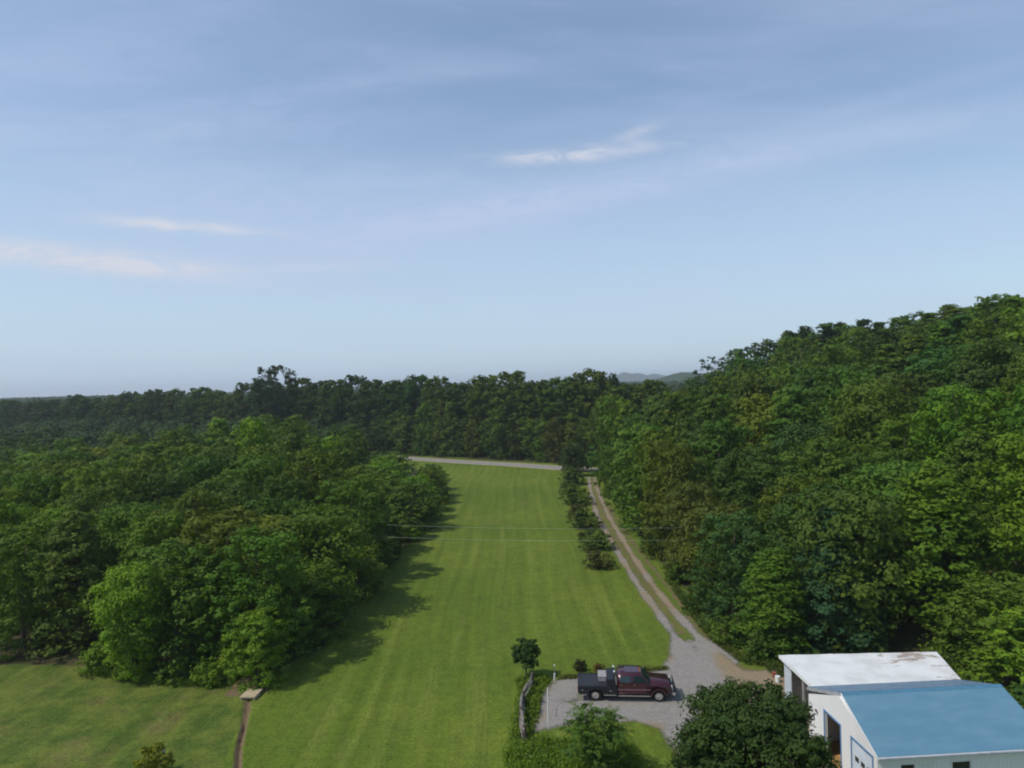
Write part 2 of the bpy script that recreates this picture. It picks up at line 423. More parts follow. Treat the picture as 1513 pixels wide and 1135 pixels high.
def gravel_mat(name):
    m = NT(name, .95, .15); p = m.pos()
    f = m.noise(p, 9, 5, .75); med = m.noise(p, .55, 5, .6); patch = m.noise(p, .25, 4, .6, dist=.5)
    f = m.math('ADD', m.math('MULTIPLY', f, .6), m.math('MULTIPLY', m.noise(p, 3.2, 4, .7), .4))
    c = m.mix(m.ramp(f, .3, .7), (0.155, 0.142, 0.130), (0.335, 0.31, 0.28))
    c = m.mix(m.ramp(med, .45, .7, 0, .7), c, (0.27, 0.245, 0.205))
    c = m.mix(m.ramp(m.noise(p, .8, 5, .7), .55, .75, 0, .35), c, (0.13, 0.12, 0.11))
    brown = m.mix(m.ramp(f, .3, .7), (0.19, 0.145, 0.085), (0.31, 0.245, 0.16))
    bz = m.math('ADD', m.attr('brown'), m.math('MULTIPLY', m.math('SUBTRACT', patch, .5), 1.6))
    c = m.mix(m.ramp(bz, .3, .8), c, brown)
    c = m.mix(m.math('MULTIPLY', m.attr('dark_patch'), m.ramp(m.noise(p, 2.2, 4), .3, .6)), c, (.055, .045, .04))
    c = m.mix(m.ramp(m.noise(p, 1.1, 5, .7, (.25, 1.4, 1)), .5, .72, 0, .45), c, (.17, .15, .125))
    weeds = m.math('ADD', m.attr('weeds'), m.math('MULTIPLY', m.math('SUBTRACT', m.noise(p, 1.6, 5, .75), .5), 1.7))
    e = m.math('ADD', m.attr('edge'), m.math('MULTIPLY', m.math('SUBTRACT', m.noise(p, 2.0, 6, .75), .5), .9))
    a = m.math('MULTIPLY', m.ramp(e, -.2, .22), m.math('SUBTRACT', 1.0, m.ramp(weeds, .3, .85)))
    m.color(c); m.bump(f, .6, .04); m.alpha(a); return m.m

GRAVEL = gravel_mat('gravel')
def yard_attr(X, Y):
    e = sdist(X, Y, YARD); b = sm(1.6, .2, e) * .5
    b = np.maximum(b, sm(13.5, 16.5, X) * .9); b = np.maximum(b, sm(43.5, 41.5, Y) * sm(6, 9, X) * .75)
    w = .45 * sm(.4, .0, dist_poly(X, Y, [at(1020, 975), at(1010, 962), at(990, 940)]))
    sx, sy = at(845, 1035); st_ = np.exp(-(((X - sx) / .75) ** 2 + ((Y - sy) / .3) ** 2))  # soft dark ellipse on the gravel at the truck's rear
    w = np.maximum(w, .5 * sm(.9, -.1, e))
    return {'edge': e, 'brown': b, 'weeds': w, 'dark_patch': st_}
sheet('gravel_yard', 0.5, 22, 31, 56.5, .3, yard_attr, 'edge', GRAVEL, z=.012)
def way_attr(X, Y):
    dl = dist_poly(X, Y, TRK_L); dr = dist_poly(X, Y, TRK_R); dm = dist_poly(X, Y, WAY)
    t = sm(61, 55.5, Y); wid = .40 + .07 * np.sin(Y * .9) + .06 * np.sin(Y * .37 + X) + t * .85
    e = wid - np.minimum(dl, dr); e = np.maximum(e, (t * 3 - .4) - dm)
    br = np.where(dr < dl, .62, .46) * sm(58, 70, Y) + .1
    w = sm(.6, .1, dm) * (.42 + .4 * sm(58, 70, Y))
    return {'edge': e, 'brown': br, 'weeds': w}
sheet('driveway', 8, 24, 52, 165, .25, way_attr, 'edge', GRAVEL, z=.008)

def road_mat():
    m = NT('worn_asphalt', .9, .2); p = m.pos(); f = m.noise(p, 2, 5, .7)
    c = m.mix(m.ramp(f, .3, .7), (0.20, 0.19, 0.17), (0.29, 0.27, 0.235))
    sh = m.mix(m.ramp(f, .3, .7), (0.26, 0.22, 0.15), (0.36, 0.31, 0.22))
    e = m.attr('edge'); en = m.math('ADD', e, m.math('MULTIPLY', m.math('SUBTRACT', m.noise(p, .4, 4, .7), .5), 1.4))
    c = m.mix(m.ramp(e, .8, 1.1), sh, c)
    m.color(c); m.alpha(m.ramp(en, -.2, .2)); return m.m
sheet('road', -125, 60, 145, 285, 1.0, lambda X, Y: {'edge': 3.7 - dist_poly(X, Y, ROAD)}, 'edge', road_mat(), z=.01)

# ------------------------------------------------------------------ distant hills and far-off woods
def hills_mesh(name, cx, cy, lx, ly, h, seed, col):
    rng = random.Random(seed); n = 60; k = 14
    V = []
    for j in range(k + 1):
        for i in range(n + 1):
            u = i / n * 2 - 1; v = j / k * 2 - 1
            e = max(0, 1 - u * u) ** 1.1 * max(0, 1 - v * v)
            z = h * e * (1 + .10 * math.sin(u * 9 + seed) + .07 * math.sin(u * 23 + seed * 2)) + (.03 * h * rng.random() if e > .05 else 0)
            V.append((cx + u * lx, cy + v * ly, z - .5))
    idx = np.arange((n + 1) * (k + 1)).reshape(k + 1, n + 1)
    q = np.stack([idx[:-1, :-1], idx[:-1, 1:], idx[1:, 1:], idx[1:, :-1]], -1).reshape(-1, 4)
    m = NT(name + '_woods', .95, .05); p = m.pos(); m.color(m.mix(m.ramp(m.noise(p, .02, 6, .7), .35, .65), tuple(c * .7 for c in col), col))
    return tag(link(name, mesh_np(name, np.array(V), q, m.m)), kind='structure')
hills_mesh('hills', 800, 4600, 360, 400, 70, 3, (0.05, 0.08, 0.05))
hills_mesh('hills', 500, 1650, 280, 260, 39, 5, (0.035, 0.06, 0.022))
hills_mesh('hills', -350, 2600, 900, 300, 31, 8, (0.045, 0.075, 0.03))

def far_wood():
    rng = np.random.default_rng(5)
    Vs = []; Ts = []
    pts = []
    # depth bands behind the roadside row
    for y in np.concatenate([np.arange(160, 460, 11), np.arange(460, 900, 22), np.arange(900, 2600, 60)]):
        st = 9 if y < 460 else (16 if y < 900 else 42)
        for x in np.arange(-.82 * y, .62 * y, st):
            px = x + rng.uniform(-st, st) * .45; py = y + rng.uniform(-5, 5)
            line = np.interp(px, [-400, -260, -120, -32, 12.8, 40, 110], [470, 392, 305, 246, 214, 196, 190])
            infill = px < -48 and py > 158 and py < line
            if py < line and not infill: continue
            if px > 20 and (py < 260 or float(hill(px, py)) > 1.0): continue
            pts.append((px, py, -st if infill else st))
    for (x, y, st) in pts:
        low_ = st < 0; st = abs(st); w = st * 1.1; h = rng.uniform(9, 12.5) if low_ else rng.uniform(16, 21.5)
        if y > 460: h = rng.uniform(15, 19.5)
        nl = 300 if y < 300 else (170 if y < 460 else (40 if y < 900 else 30))
        d = unit(nl, rng); d[:, 2] = np.abs(d[:, 2])
        c = np.array([x, y, h * .5 + float(hill(x, y))])
        P = c + d * np.array([w * .55, w * .55, h * .5]) * rng.uniform(.75, 1.05, (nl, 1))
        N = d + unit(nl, rng) * .5
        Vs.append(leaf_quads(P, N, w * (rng.uniform(.06, .15, nl) if y < 460 else rng.uniform(.16, .34, nl)), rng, .8)); Ts.append(np.repeat(np.clip(rng.uniform(.1, .8) + rng.normal(0, .12, nl), 0, 1), 4))
        if y < 330:      # body so that the ground does not show through
            d = unit(30, rng); P = c + d * np.array([w * .4, w * .4, h * .42]); Vs.append(leaf_quads(P, d, w * .5 * np.ones(30), rng, 1.0)); Ts.append(np.full(120, .2))
    # closed canopy body under the far crowns
    V = np.concatenate(Vs); T = np.concatenate(Ts); n = len(V) // 4
    o = link('distant_woods', mesh_np('distant_woods', V, np.arange(n * 4).reshape(n, 4), LEAF, {'tone': T}))
    o.color = (0.042, 0.070, 0.022, 1)
    tag(o, 'dark far-off woods stretching to the horizon behind the roadside trees', 'woods', kind='stuff')
far_wood()

# ------------------------------------------------------------------ trees
ORD = ['nearest', 'second', 'third', 'fourth', 'fifth', 'sixth', 'seventh', 'eighth', 'ninth', 'tenth', 'eleventh', 'twelfth', 'thirteenth', 'fourteenth', 'fifteenth', 'sixteenth', 'seventeenth', 'eighteenth', 'nineteenth', 'twentieth', 'twenty-first', 'twenty-second', 'twenty-third', 'twenty-fourth', 'twenty-fifth']
ROWN = ['front'] + ORD[1:]

def in_view(x, y, z, pad=60):
    px, py = to_px(x, y, z); return -pad < px < 1513 + pad

def pick(rs, choices):
    t = rs.random() * sum(c[1] for c in choices)
    for k, w in choices:
        t -= w
        if t <= 0: return k
    return choices[-1][0]

# --- left thicket, row by row away from the camera
rs = random.Random(3)
row = 0; y = 57.0; n_left = 0
SHAPE = {'full': 'full-crowned', 'near': 'round', 'tallnear': 'narrow', 'mid': 'round', 'tall': 'narrow', 'pine': 'pointed', 'open': 'thin-leaved', 'wispy': 'feathery', 'sparse': 'half-bare'}
def shape_word(k): return SHAPE[k.rstrip('0123456789')]
left_poly = np.array(L_POLY)
while y < 149:
    sp = 5.85 + (y - 57) * .034
    k = 0
    # lawn side of this row
    cand = [x for x in np.arange(10, -140, -.25) if sdist(np.array(x), np.array(y), L_POLY) > 2.1]
    if cand:
        x = cand[0] - rs.uniform(0, .8)
        while in_view(x, y, 8, 30) and k < 24:
            jy = y + rs.uniform(-1.6, 1.6) * (1 if k else .3)
            h = rs.uniform(9.0, 12.0) + (1.2 if y > 75 else 0) + (.8 if x < -30 else 0)
            edge = k == 0
            if edge and y > 84: h = rs.uniform(5.5, 7.5)
            elif k == 1 and y > 90: h = rs.uniform(8, 10)
            if y < 60: h = rs.uniform(9.5, 11.5)
            if edge and row % 2 == 1 and y < 92: h *= .58
            ppx, _ = to_px(x, jy, 8)
            if y > 78: h *= 1 + .34 * math.exp(-((ppx - 400) / 150) ** 2) * min(1, (y - 78) / 20) * (rs.uniform(.6, 1.15) if not edge else .5)
            if y > 100 and ppx > 520: h = min(h, 8.5)
            w = rs.uniform(7.4, 9.8) * (.8 if edge and y > 84 else 1) * (1 + (y - 57) * .0018)
            col = pick(rs, [('mid green', 5), ('dark green', 3), ('olive green', 2.5)] + ([('bright green', 2), ('yellow green', .7)] if row > 1 else []))
            key = pick(rs, [('near%d' % rs.randrange(4), 5), ('tallnear%d' % rs.randrange(2), 1)]) if y < 92 else pick(rs, [('mid%d' % rs.randrange(5), 6), ('tall%d' % rs.randrange(3), 1.2), ('open', .5)])
            if sdist(np.array(x), np.array(jy), L_POLY) > 1.2:
                c = tuple(v * rs.uniform(.88, 1.12) for v in GREENS[col])
                lab = f"{col} {shape_word(key)} tree, {ORD[k]} {'to' if k == 0 else 'from'} the lawn in the {ROWN[row]} row of the left thicket"
                lab = f"{col} {shape_word(key)} tree, {ORD[k]} {'to' if k == 0 else 'from'} the lawn, {ROWN[row]} row, left thicket"
                put_tree('thicket_tree', key, x, jy, 0, h, w, c, lab, group='trees of the left thicket')
                n_left += 1; k += 1
            x -= sp * rs.uniform(.85, 1.2)
    row += 1; y += sp * .98
print('TREES left', n_left, 'rows', row)

# --- wooded hill on the other side of the driveway
rs = random.Random(9); row = 0; y = 49.5; n_right = 0
while y < 262:
    sp = 6.8 + (y - 55) * .031
    cand = [x for x in np.arange(6, 300, .25) if sdist(np.array(x), np.array(y), R_POLY) > 2.2]
    k = 0
    if cand:
        x = cand[0] + rs.uniform(0, .8)
        while in_view(x, y, 15, 75 if y < 120 else 45) and k < 24:
            jy = y + rs.uniform(-1.8, 1.8) * (1 if k else .3)
            z = float(hill(x, jy)); edge = k == 0
            h = rs.uniform(11.5, 15.5) * ((.72 if y < 80 else 1.0) if edge else 1) * (1 + .33 * float(sm(78, 105, y)) * (1 - float(sm(3, 12, z)))) * (.9 if y < 62 else 1); w = rs.uniform(8.2, 10.8) * (1 + (y - 55) * .0022) * (.85 if edge else 1)
            # is the crown hidden by the slope in front of it? keep only what shows
            ridge = max(float(hill(x * t, jy * t)) - (H + (z - H) * t) for t in (.6, .7, .8, .9))
            col = pick(rs, [('mid green', 5), ('dark green', 5), ('olive green', 1.6), ('bright green', .8), ('blue green', .8), ('brownish', .1)])
            if y < 92: key = pick(rs, [('near%d' % rs.randrange(4), 5), ('tallnear%d' % rs.randrange(2), 2)])
            else: key = pick(rs, [('mid%d' % rs.randrange(5), 6), ('tall%d' % rs.randrange(3), 3), ('pine%d' % rs.randrange(2), .8)])
            if z > 14 and rs.random() < .25 and y > 110: key = pick(rs, [('pine0', 1), ('pine1', 1), ('open', 1)]); h *= 1.06
            if row == 5 and k == 6: key = 'sparse'; h *= 1.08
            c = tuple(v * rs.uniform(.82, 1.12) for v in GREENS[col])
            lab = f"{col} {shape_word(key)} tree, {ORD[k]} {'to' if k == 0 else 'from'} the driveway, {ROWN[row] if row < 25 else 'last'} row, wooded hill"
            if ridge < 9:
                put_tree('hillside_tree', key, x, jy, z - .3, h, w, c, lab, group='trees of the wooded hill'); n_right += 1; k += 1
            x += sp * rs.uniform(.88, 1.2)
    row += 1; y += sp * (1.02 if y < 120 else 1.35)
print('right', n_right, 'rows', row)

# --- roadside row on the far side of the road
rs = random.Random(21)
line = [(34, 178), (12.8, 195), (-12, 212), (-35, 229), (-75, 252), (-125, 282), (-190, 315), (-270, 352)]
P = []
for (x0, y0), (x1, y1) in zip(line[:-1], line[1:]):
    n = max(1, int(math.hypot(x1 - x0, y1 - y0) / 9.0))
    P += [(x0 + (x1 - x0) * i / n, y0 + (y1 - y0) * i / n) for i in range(n)]
nr = 0; past = 0
for i, (x, y) in enumerate(P[:40]):
    x += 3; y += 8
    px, _ = to_px(x, y, 10)
    if px < -40: break
    top = np.interp(px, [0, 150, 300, 480, 560, 640, 700, 850, 960], [22.5, 22, 24.5, 28.5, 28, 28, 26, 25.5, 24.5])
    h = top * rs.uniform(.86, 1.0) * (.9 if i % 3 == 1 else 1)
    col = pick(rs, [('mid green', 2.5), ('dark green', 4), ('olive green', 2.0), ('blue green', 1)])
    if i in (3, 5): col = 'olive green'
    key = 'full%d' % rs.randrange(4)
    put_tree('roadside_tree', key, x, y + rs.uniform(-1.5, 2.5), 0, h * 1.03, rs.uniform(12.5, 17), tuple(v * rs.uniform(.62, .82) for v in GREENS[col]),
             (f"tall {col} full-crowned tree, {ORD[nr]} {'to' if nr == 0 else 'from'} the driveway, far roadside row" if px > 405 else f"tall {col} full-crowned tree, {'next' if past == 0 else ORD[past]} past the forked oak, far roadside row"), group='trees beyond the road'); nr += 1; past += px <= 405
rs = random.Random(77); fr = 0
for i in range(17):
    t_ = i / 16; x = 20 - 62 * t_ + rs.uniform(-1, 1); y = 189 + 47 * t_ + rs.uniform(-1.5, 1.5)
    col = ['mid green', 'olive green', 'brownish', 'mid green', 'mid green', 'dark green', 'mid green', 'dark green', 'olive green', 'dark green', 'olive green', 'olive green', 'mid green', 'dark green', 'mid green', 'olive green', 'dark green'][i]
    h = rs.uniform(11, 16.5) if i not in (10, 11, 12) else rs.uniform(16.5, 19)
    key = pick(rs, [('mid%d' % rs.randrange(5), 5), ('tall%d' % rs.randrange(3), 3)])
    put_tree('roadside_tree', key, x, y, 0, h, rs.uniform(7, 11), tuple(v * rs.uniform(.8, 1.05) for v in GREENS[col]),
             f"lower {col} {shape_word(key)} tree at the roadside, {ORD[fr]} {'to' if fr == 0 else 'from'} the driveway, before the tall row", group='lower trees along the road'); fr += 1
print('roadside', nr + fr)

# trees that stand out
def px_tree(px, py_top, Y, h, w, key, color, label, name='tree', z=None, **kw):
    x, _, zt = at_depth(px, py_top, Y)
    return put_tree(name, key, x, Y, zt - h if z is None else z, h, w, color, label, **kw)
px_tree(405, 541, 236, 30.5, 17.5, 'oak', (.030, .050, .020), 'tall dark oak with a forked ragged top rising above the far skyline', 'oak_tree', z=0)
px_tree(904, 548, 205, 24.5, 9.5, 'mid1', (.028, .055, .020), 'dark round tree standing above the skyline where hill woods meet the road', z=0)
px_tree(1052, 526, 205, 14, 11, 'open', (.035, .060, .022), 'open see-through tree on the skyline at the low end of the hill')
px_tree(1166, 488, 168, 13.5, 8.5, 'tall1', (.036, .062, .022), 'pointed dark tree breaking the skyline at the hill shoulder')
px_tree(1088, 515, 185, 14.5, 9.5, 'mid0', (.048, .082, .024), 'first of three round trees on the skyline uphill of the see-through tree')
px_tree(1118, 507, 182, 14.5, 9.5, 'mid3', (.042, .074, .022), 'middle of three round trees on the skyline uphill of the see-through tree')
px_tree(1144, 499, 178, 14.5, 9.0, 'mid1', (.046, .080, .022), 'last of three round trees on the skyline just below the pointed tree')
px_tree(1232, 476, 166, 13.5, 9.5, 'full0', (.034, .060, .022), 'dark layered tree on the hill skyline between two lower crowns')
px_tree(1275, 470, 166, 13.5, 8.5, 'tall2', (.034, .060, .022), 'narrow dark tree on the hill skyline above the brownish crowns')
px_tree(1190, 481, 172, 13, 8.0, 'tall0', (.038, .064, .022), 'dark tree close on the uphill side of the pointed skyline tree')
px_tree(1232, 745, 57, 12.8, 9.6, 'wispy', (.040, .092, .045), 'feathery blue-green tree directly behind the white shed roof')
px_tree(190, 830, 54.0, 8.5, 5.2, 'near2', (.165, .270, .026), 'bright green tree at the thicket front over the unkempt lawn')
px_tree(378, 880, 53.0, 5.6, 4.6, 'near1', (.140, .235, .026), 'low bright green tree leaning over the thicket corner above the ditch box', z=0)
px_tree(392, 655, 104, 12, 7, 'sparse', (.10, .12, .045), 'pale half-bare tree with grey limbs showing in the left thicket')
px_tree(40, 735, 82, 11, 6, 'sparse', (.08, .12, .03), 'tree with a pale bare trunk near the left edge of the thicket', z=0)

for (px, py, h, w, key, lab) in ((846, 704, 7.6, 5.2, 'mid2', 'dark leafy tree hiding the far end of the driveway, nearer the lawn'), (858, 697, 9.5, 6.0, 'mid3', 'tall dark leafy tree hiding the far end of the driveway behind its lower neighbour'), (838, 698, 6.0, 4.6, 'mid0', 'low dark tree at the lawn corner where the road meets the driveway trees')):
    x, y = at(px, py); put_tree('tree', key, x, y, 0, h, w, (.046, .070, .022), lab)
# shrubs along the edges
rs = random.Random(31)
def shrub(px, py, h, w, col, label, group=None, name='shrub'):
    x, y = at(px, py)
    return put_tree(name, 'shrub%d' % rs.randrange(3), x, y, float(hill(x, y)) - .05, h, w, col, label, cat='shrub', group=group)
for i, (px, py, h, w) in enumerate([(845, 716, 4.6, 4.8), (842, 730, 3.2, 3.4), (852, 745, 4.2, 4.6), (853, 763, 2.6, 3.0), (865, 780, 3.4, 4.0), (868, 800, 1.9, 2.4), (881, 812, 2.8, 3.6), (886, 839, 2.5, 3.0)]):
    shrub(px, py, h * .82, w * 1.2, [(.075, .108, .026), (.062, .092, .024), (.088, .130, .026), (.080, .086, .030)][i % 4], ['tallest shrub, at the far end of the hedge beside the driveway', 'second shrub from the far end of the driveway hedge', 'broad green third shrub from the far end of the driveway hedge', 'low brownish fourth shrub from the far end of the driveway hedge', 'wide fifth shrub from the far end of the driveway hedge', 'smallest shrub of the driveway hedge, third from its near end', 'green shrub second from the near end of the driveway hedge', 'round brownish shrub ending the driveway hedge nearest the parked truck'][i], 'hedge shrubs beside the driveway')
edge_l = [(640, 712, 3.5, 4.5, 'bright green'), (652, 738, 2.8, 4, 'dark green'), (632, 770, 3.2, 4, 'mid green'), (605, 800, 3, 4, 'bright green'), (575, 828, 3, 3.6, 'dark green'), (150, 990, 2.2, 3.4, 'bright green'), (205, 998, 2, 3, 'yellow green'), (262, 1004, 1.9, 3, 'mid green'), (318, 1008, 2.0, 3, 'bright green'), (345, 1004, 2.6, 3, 'yellow green')]
for i, (px, py, h, w, c) in enumerate(edge_l):
    where = ['by the far road at the thicket end', 'on the lawn bulge of the thicket', 'beside the lawn where the wires start', 'on the lawn side just nearer than the wires', 'in shade on the lawn side of the thicket', 'at the thicket foot below the bright tree', 'low at the thicket foot, second from the bright tree', 'low at the thicket foot, third from the bright tree', 'low at the thicket foot, fourth from the bright tree', 'at the thicket corner right behind the ditch box'][i]
    shrub(px, py, h, w, GREENS[c], f'{c} shrub {where}', 'shrubs at the thicket foot')
for i, (px, py, h, w, c) in enumerate([(900, 735, 2.6, 3, 'mid green'), (930, 778, 2.6, 3, 'bright green'), (962, 818, 2.8, 3.2, 'dark green'), (1000, 862, 2.6, 3, 'mid green'), (1035, 905, 2.8, 3.4, 'dark green'), (1078, 950, 2.4, 3.2, 'mid green'), (1125, 975, 2.4, 3, 'dark green'), (1168, 968, 2.2, 3, 'mid green')]):
    shrub(px, py, h, w, GREENS[c], f'{c} shrub, {ORD[i]} {"to" if i == 0 else "from"} the far end along the wooded driveway verge', 'shrubs on the wooded driveway verge')
shrub(858, 991, .95, 1.0, (.035, .030, .016), 'small dark purple-brown bush on the lawn edge behind the truck bed', name='bush')
shrub(885, 991, .6, 1.0, (.10, .060, .022), 'small rusty bush on the lawn edge behind the truck bed', name='bush')

# --- weeds and tall grass (uncountable)
def blades(name, poly, n, hmin, hmax, color, label, seed, leafy=.5, wid=.05):
    rng = np.random.default_rng(seed); poly = [tuple(p) for p in poly]
    xs_ = [p[0] for p in poly]; ys_ = [p[1] for p in poly]; P = []
    while len(P) < n:
        q = rng.uniform([min(xs_), min(ys_)], [max(xs_), max(ys_)], (n * 2, 2)); q = q[inside(q[:, 0], q[:, 1], poly)]; e_ = sdist(q[:, 0], q[:, 1], poly); pn = .5 + .5 * np.sin(q[:, 0] * 2.3 + 1.7 * np.sin(q[:, 1] * 1.9)) * np.cos(q[:, 1] * 2.7 + q[:, 0]); q = q[rng.random(len(q)) < np.clip(e_ / .9, .06, 1) * (.25 + .75 * pn)]; P += list(q)
    P = np.array(P[:n]); patch = .5 + .5 * np.sin(P[:, 0] * 1.9 + np.sin(P[:, 1] * 1.3) * 2) * np.sin(P[:, 1] * 1.6 + 1)
    h = hmin + (hmax - hmin) * rng.random(n) * (.35 + .65 * patch)
    z = hill(P[:, 0], P[:, 1])
    B = np.stack([P[:, 0], P[:, 1], z], -1); lean = rng.normal(0, .28, (n, 2)); top = B + np.stack([lean[:, 0] * h, lean[:, 1] * h, h], -1)
    T = top - B; N = unit(n, rng)
    V1 = leaf_quads((B + top) / 2, np.cross(T, N), np.linalg.norm(T, axis=1), rng, ratio=wid / .5, T=T)
    nl = int(n * leafy); s = rng.integers(0, n, nl)
    P2 = B[s] + (top - B)[s] * rng.uniform(.4, 1.05, (nl, 1)) + rng.normal(0, .06, (nl, 3))
    V2 = leaf_quads(P2, unit(nl, rng) + np.array([0, 0, .9]), rng.uniform(.1, .2, nl), rng)
    V = np.concatenate([V1, V2]); t = np.concatenate([np.repeat(np.clip(.3 + .5 * patch + rng.normal(0, .12, n), 0, 1), 4), np.repeat(np.clip(.25 + .5 * patch[s] + rng.normal(0, .15, nl), 0, 1), 4)])
    k = len(V) // 4
    o = link(name, mesh_np(name, V, np.arange(k * 4).reshape(k, 4), LEAF, {'tone': t})); o.color = (*color, 1)
    return tag(o, label, 'weeds', kind='stuff')
blades('weeds', [at(762, 1005), at(790, 1000), at(815, 1003), at(803, 1025), at(797, 1060), at(790, 1085), at(750, 1100), at(757, 1060), at(764, 1030)], 6500, .1, .65, (.145, .205, .032), 'bright weeds growing through the split-rail fence beside the gravel', 1, 1.2)
blades('weeds', [at(757, 1092), at(835, 1094), at(900, 1092), at(940, 1105), at(975, 1180), at(745, 1180), at(742, 1110)], 13000, .08, .7, (.125, .200, .028), 'thick tall weeds below the gravel yard in front of the fence end', 2, 1.2)
blades('undergrowth', [at(130, 975), at(240, 990), at(350, 998), at(400, 990), at(352, 1018), at(280, 1018), at(200, 1012), at(125, 1000)], 7000, .2, .8, (.085, .145, .022), 'low weedy undergrowth fringing the thicket front above the lawn', 3, 1.2)
blades('undergrowth', [at(1000, 862), at(1050, 930), at(1095, 968), at(1150, 980), at(1150, 990), at(1090, 980), at(1040, 940), at(990, 870)], 5000, .1, .5, (.090, .120, .030), 'dry grassy verge between the driveway and the hill woods', 4, .8)
blades('tall_grass', [at(636, 712), at(660, 722), at(664, 745), at(650, 752)], 2500, .4, 1.3, (.15, .19, .02), 'yellow flowering tall grass on the lawn beside the thicket bulge', 6, 1.0, .09)
blades('dry_grass', [at(822, 1001), at(900, 992), at(985, 986), at(990, 991), at(900, 999), at(825, 1007)], 4500, .08, .32, (.12, .13, .03), 'thin dry grass along the far rim of the gravel behind the truck', 7, .3, .03)
blades('undergrowth', [at(1135, 972), at(1160, 985), at(1168, 1000), at(1150, 1003), at(1130, 990)], 1500, .1, .6, (.08, .11, .03), 'scrubby plants at the open corner of the white shed', 8, 1.0)

# --- garden trees near the camera
def fine_crown(C, Rr, seed, nsub, nleaf, leaf, **kw): return crown_from('crown', np.array(C), np.array(Rr), seed, nsub, nleaf, leaf, **kw)
def own_tree(name, x, y, h, w, seed, n, nsub, nleaf, leaf, color, label, low=.2, shape='round', rl=(.14, .22), tr=.14, **kw):
    rng = np.random.default_rng(seed); C, Rr = env_lobes(rng, n, h, w, low=low, rl=rl, shape=shape)
    e = empty(name, (x, y, 0)); tag(e, label, 'tree')
    c = link('crown', crown_from('crown', C, Rr, seed, nsub, nleaf, leaf, **kw), e); c.color = (*color, 1)
    link('trunk', trunk_mesh('trunk', h, tr, C, seed, BARK, 9), e); return e
gx, gy, _ = at_depth(1106, 1008, 33.0)
own_tree('garden_tree', gx, gy, 7.35, 6.9, 301, 75, 24, 36, .165, (.048, .082, .024), 'large dense dark tree in the foreground beside the blue-roofed garage', low=.25, rl=(.11, .16))
gx, gy = at(777, 1003)
own_tree('young_tree', gx, gy, 3.0, 2.1, 302, 24, 14, 22, .15, (.042, .085, .025), 'small round lollipop tree at the far end of the split-rail fence', low=.42, rl=(.17, .24), tr=.07, flat=.5)

def frond_tree(name, x, y, h, w, seed, nfr, flen, color, label, cat='tree'):
    """compound-leaved small tree: fronds of paired leaflets on arching stalks"""
    rng = np.random.default_rng(seed); Ps = []; Ns = []; Ts = []; S = []; tone = []
    C, Rr = env_lobes(rng, 16, h, w, low=.3, rl=(.16, .24))
    for i in range(nfr):
        c = C[rng.integers(0, len(C))]; r = Rr[0]
        d = unit(1, rng)[0]; d[2] = abs(d[2]) * .5 + .1; d /= np.linalg.norm(d)
        base = c + d * r * rng.uniform(.2, 1.0); L = flen * rng.uniform(.7, 1.2); tn = rng.uniform(.35, .9)
        side = np.cross(d, [0, 0, 1]); side /= np.linalg.norm(side)
        for k in range(9):
            f = (k + 1) / 9; p = base + d * L * f + np.array([0, 0, -.35 * L * f * f])
            for s in (-1, 1):
                t = side * s + d * .45; Ps.append(p + side * s * L * .16 * (1.1 - f * .6)); Ts.append(t); Ns.append(np.array([0, 0, 1.]) + d * .2 + rng.normal(0, .25, 3)); S.append(L * .36 * (1.1 - f * .5)); tone.append(np.clip(tn + rng.normal(0, .08), 0, 1))
    V = leaf_quads(np.array(Ps), np.array(Ns), np.array(S), rng, .38, np.array(Ts)); n = len(V) // 4
    V2, T2 = clump_leaves(C, Rr, np.full(len(C), .35), rng, 8, 14, flen * .35)
    n2 = len(V2) // 4; V = np.concatenate([V, V2]); T = np.concatenate([np.repeat(tone, 4), T2]); n += n2
    e = empty(name, (x, y, float(hill(x, y)) - .05)); tag(e, label, cat)
    c = link('crown', mesh_np('crown', V, np.arange(n * 4).reshape(n, 4), LEAF, {'tone': T}), e); c.color = (*color, 1)
    link('trunk', trunk_mesh('trunk', h, .07, C, seed, BARK, 8), e); return e
gx, gy, _ = at_depth(880, 1042, 39.3)
frond_tree('garden_tree', gx, gy, 3.9, 3.7, 303, 420, .5, (.080, .145, .028), 'leafy compound-leaved garden tree standing in front of the parked truck')
gx, gy, _ = at_depth(1506, 905, 46.5)
frond_tree('sumac_tree', gx, gy, 6.2, 4.0, 304, 330, .95, (.165, .270, .030), 'bright yellow-green sumac tree beyond the right end of the blue roof')
gx, gy, _ = at_depth(1452, 985, 47.0)
frond_tree('sumac_sapling', gx, gy, 2.6, 2.0, 305, 90, .55, (.150, .240, .030), 'small bright green sapling behind the right corner of the blue roof')
gx, gy, _ = at_depth(1516, 1000, 43.0)
frond_tree('sumac_sapling', gx, gy, 2.9, 2.4, 306, 110, .6, (.075, .140, .030), 'green sapling beside the right slope of the blue roof')
gx, gy = at(228, 1148)
own_tree('yellowing_sapling', gx, gy, 1.9, 1.9, 307, 14, 12, 12, .15, (.180, .190, .024), 'small yellowing sapling on the unkempt lawn at the bottom edge', low=.15, tr=.04, rl=(.13, .2))

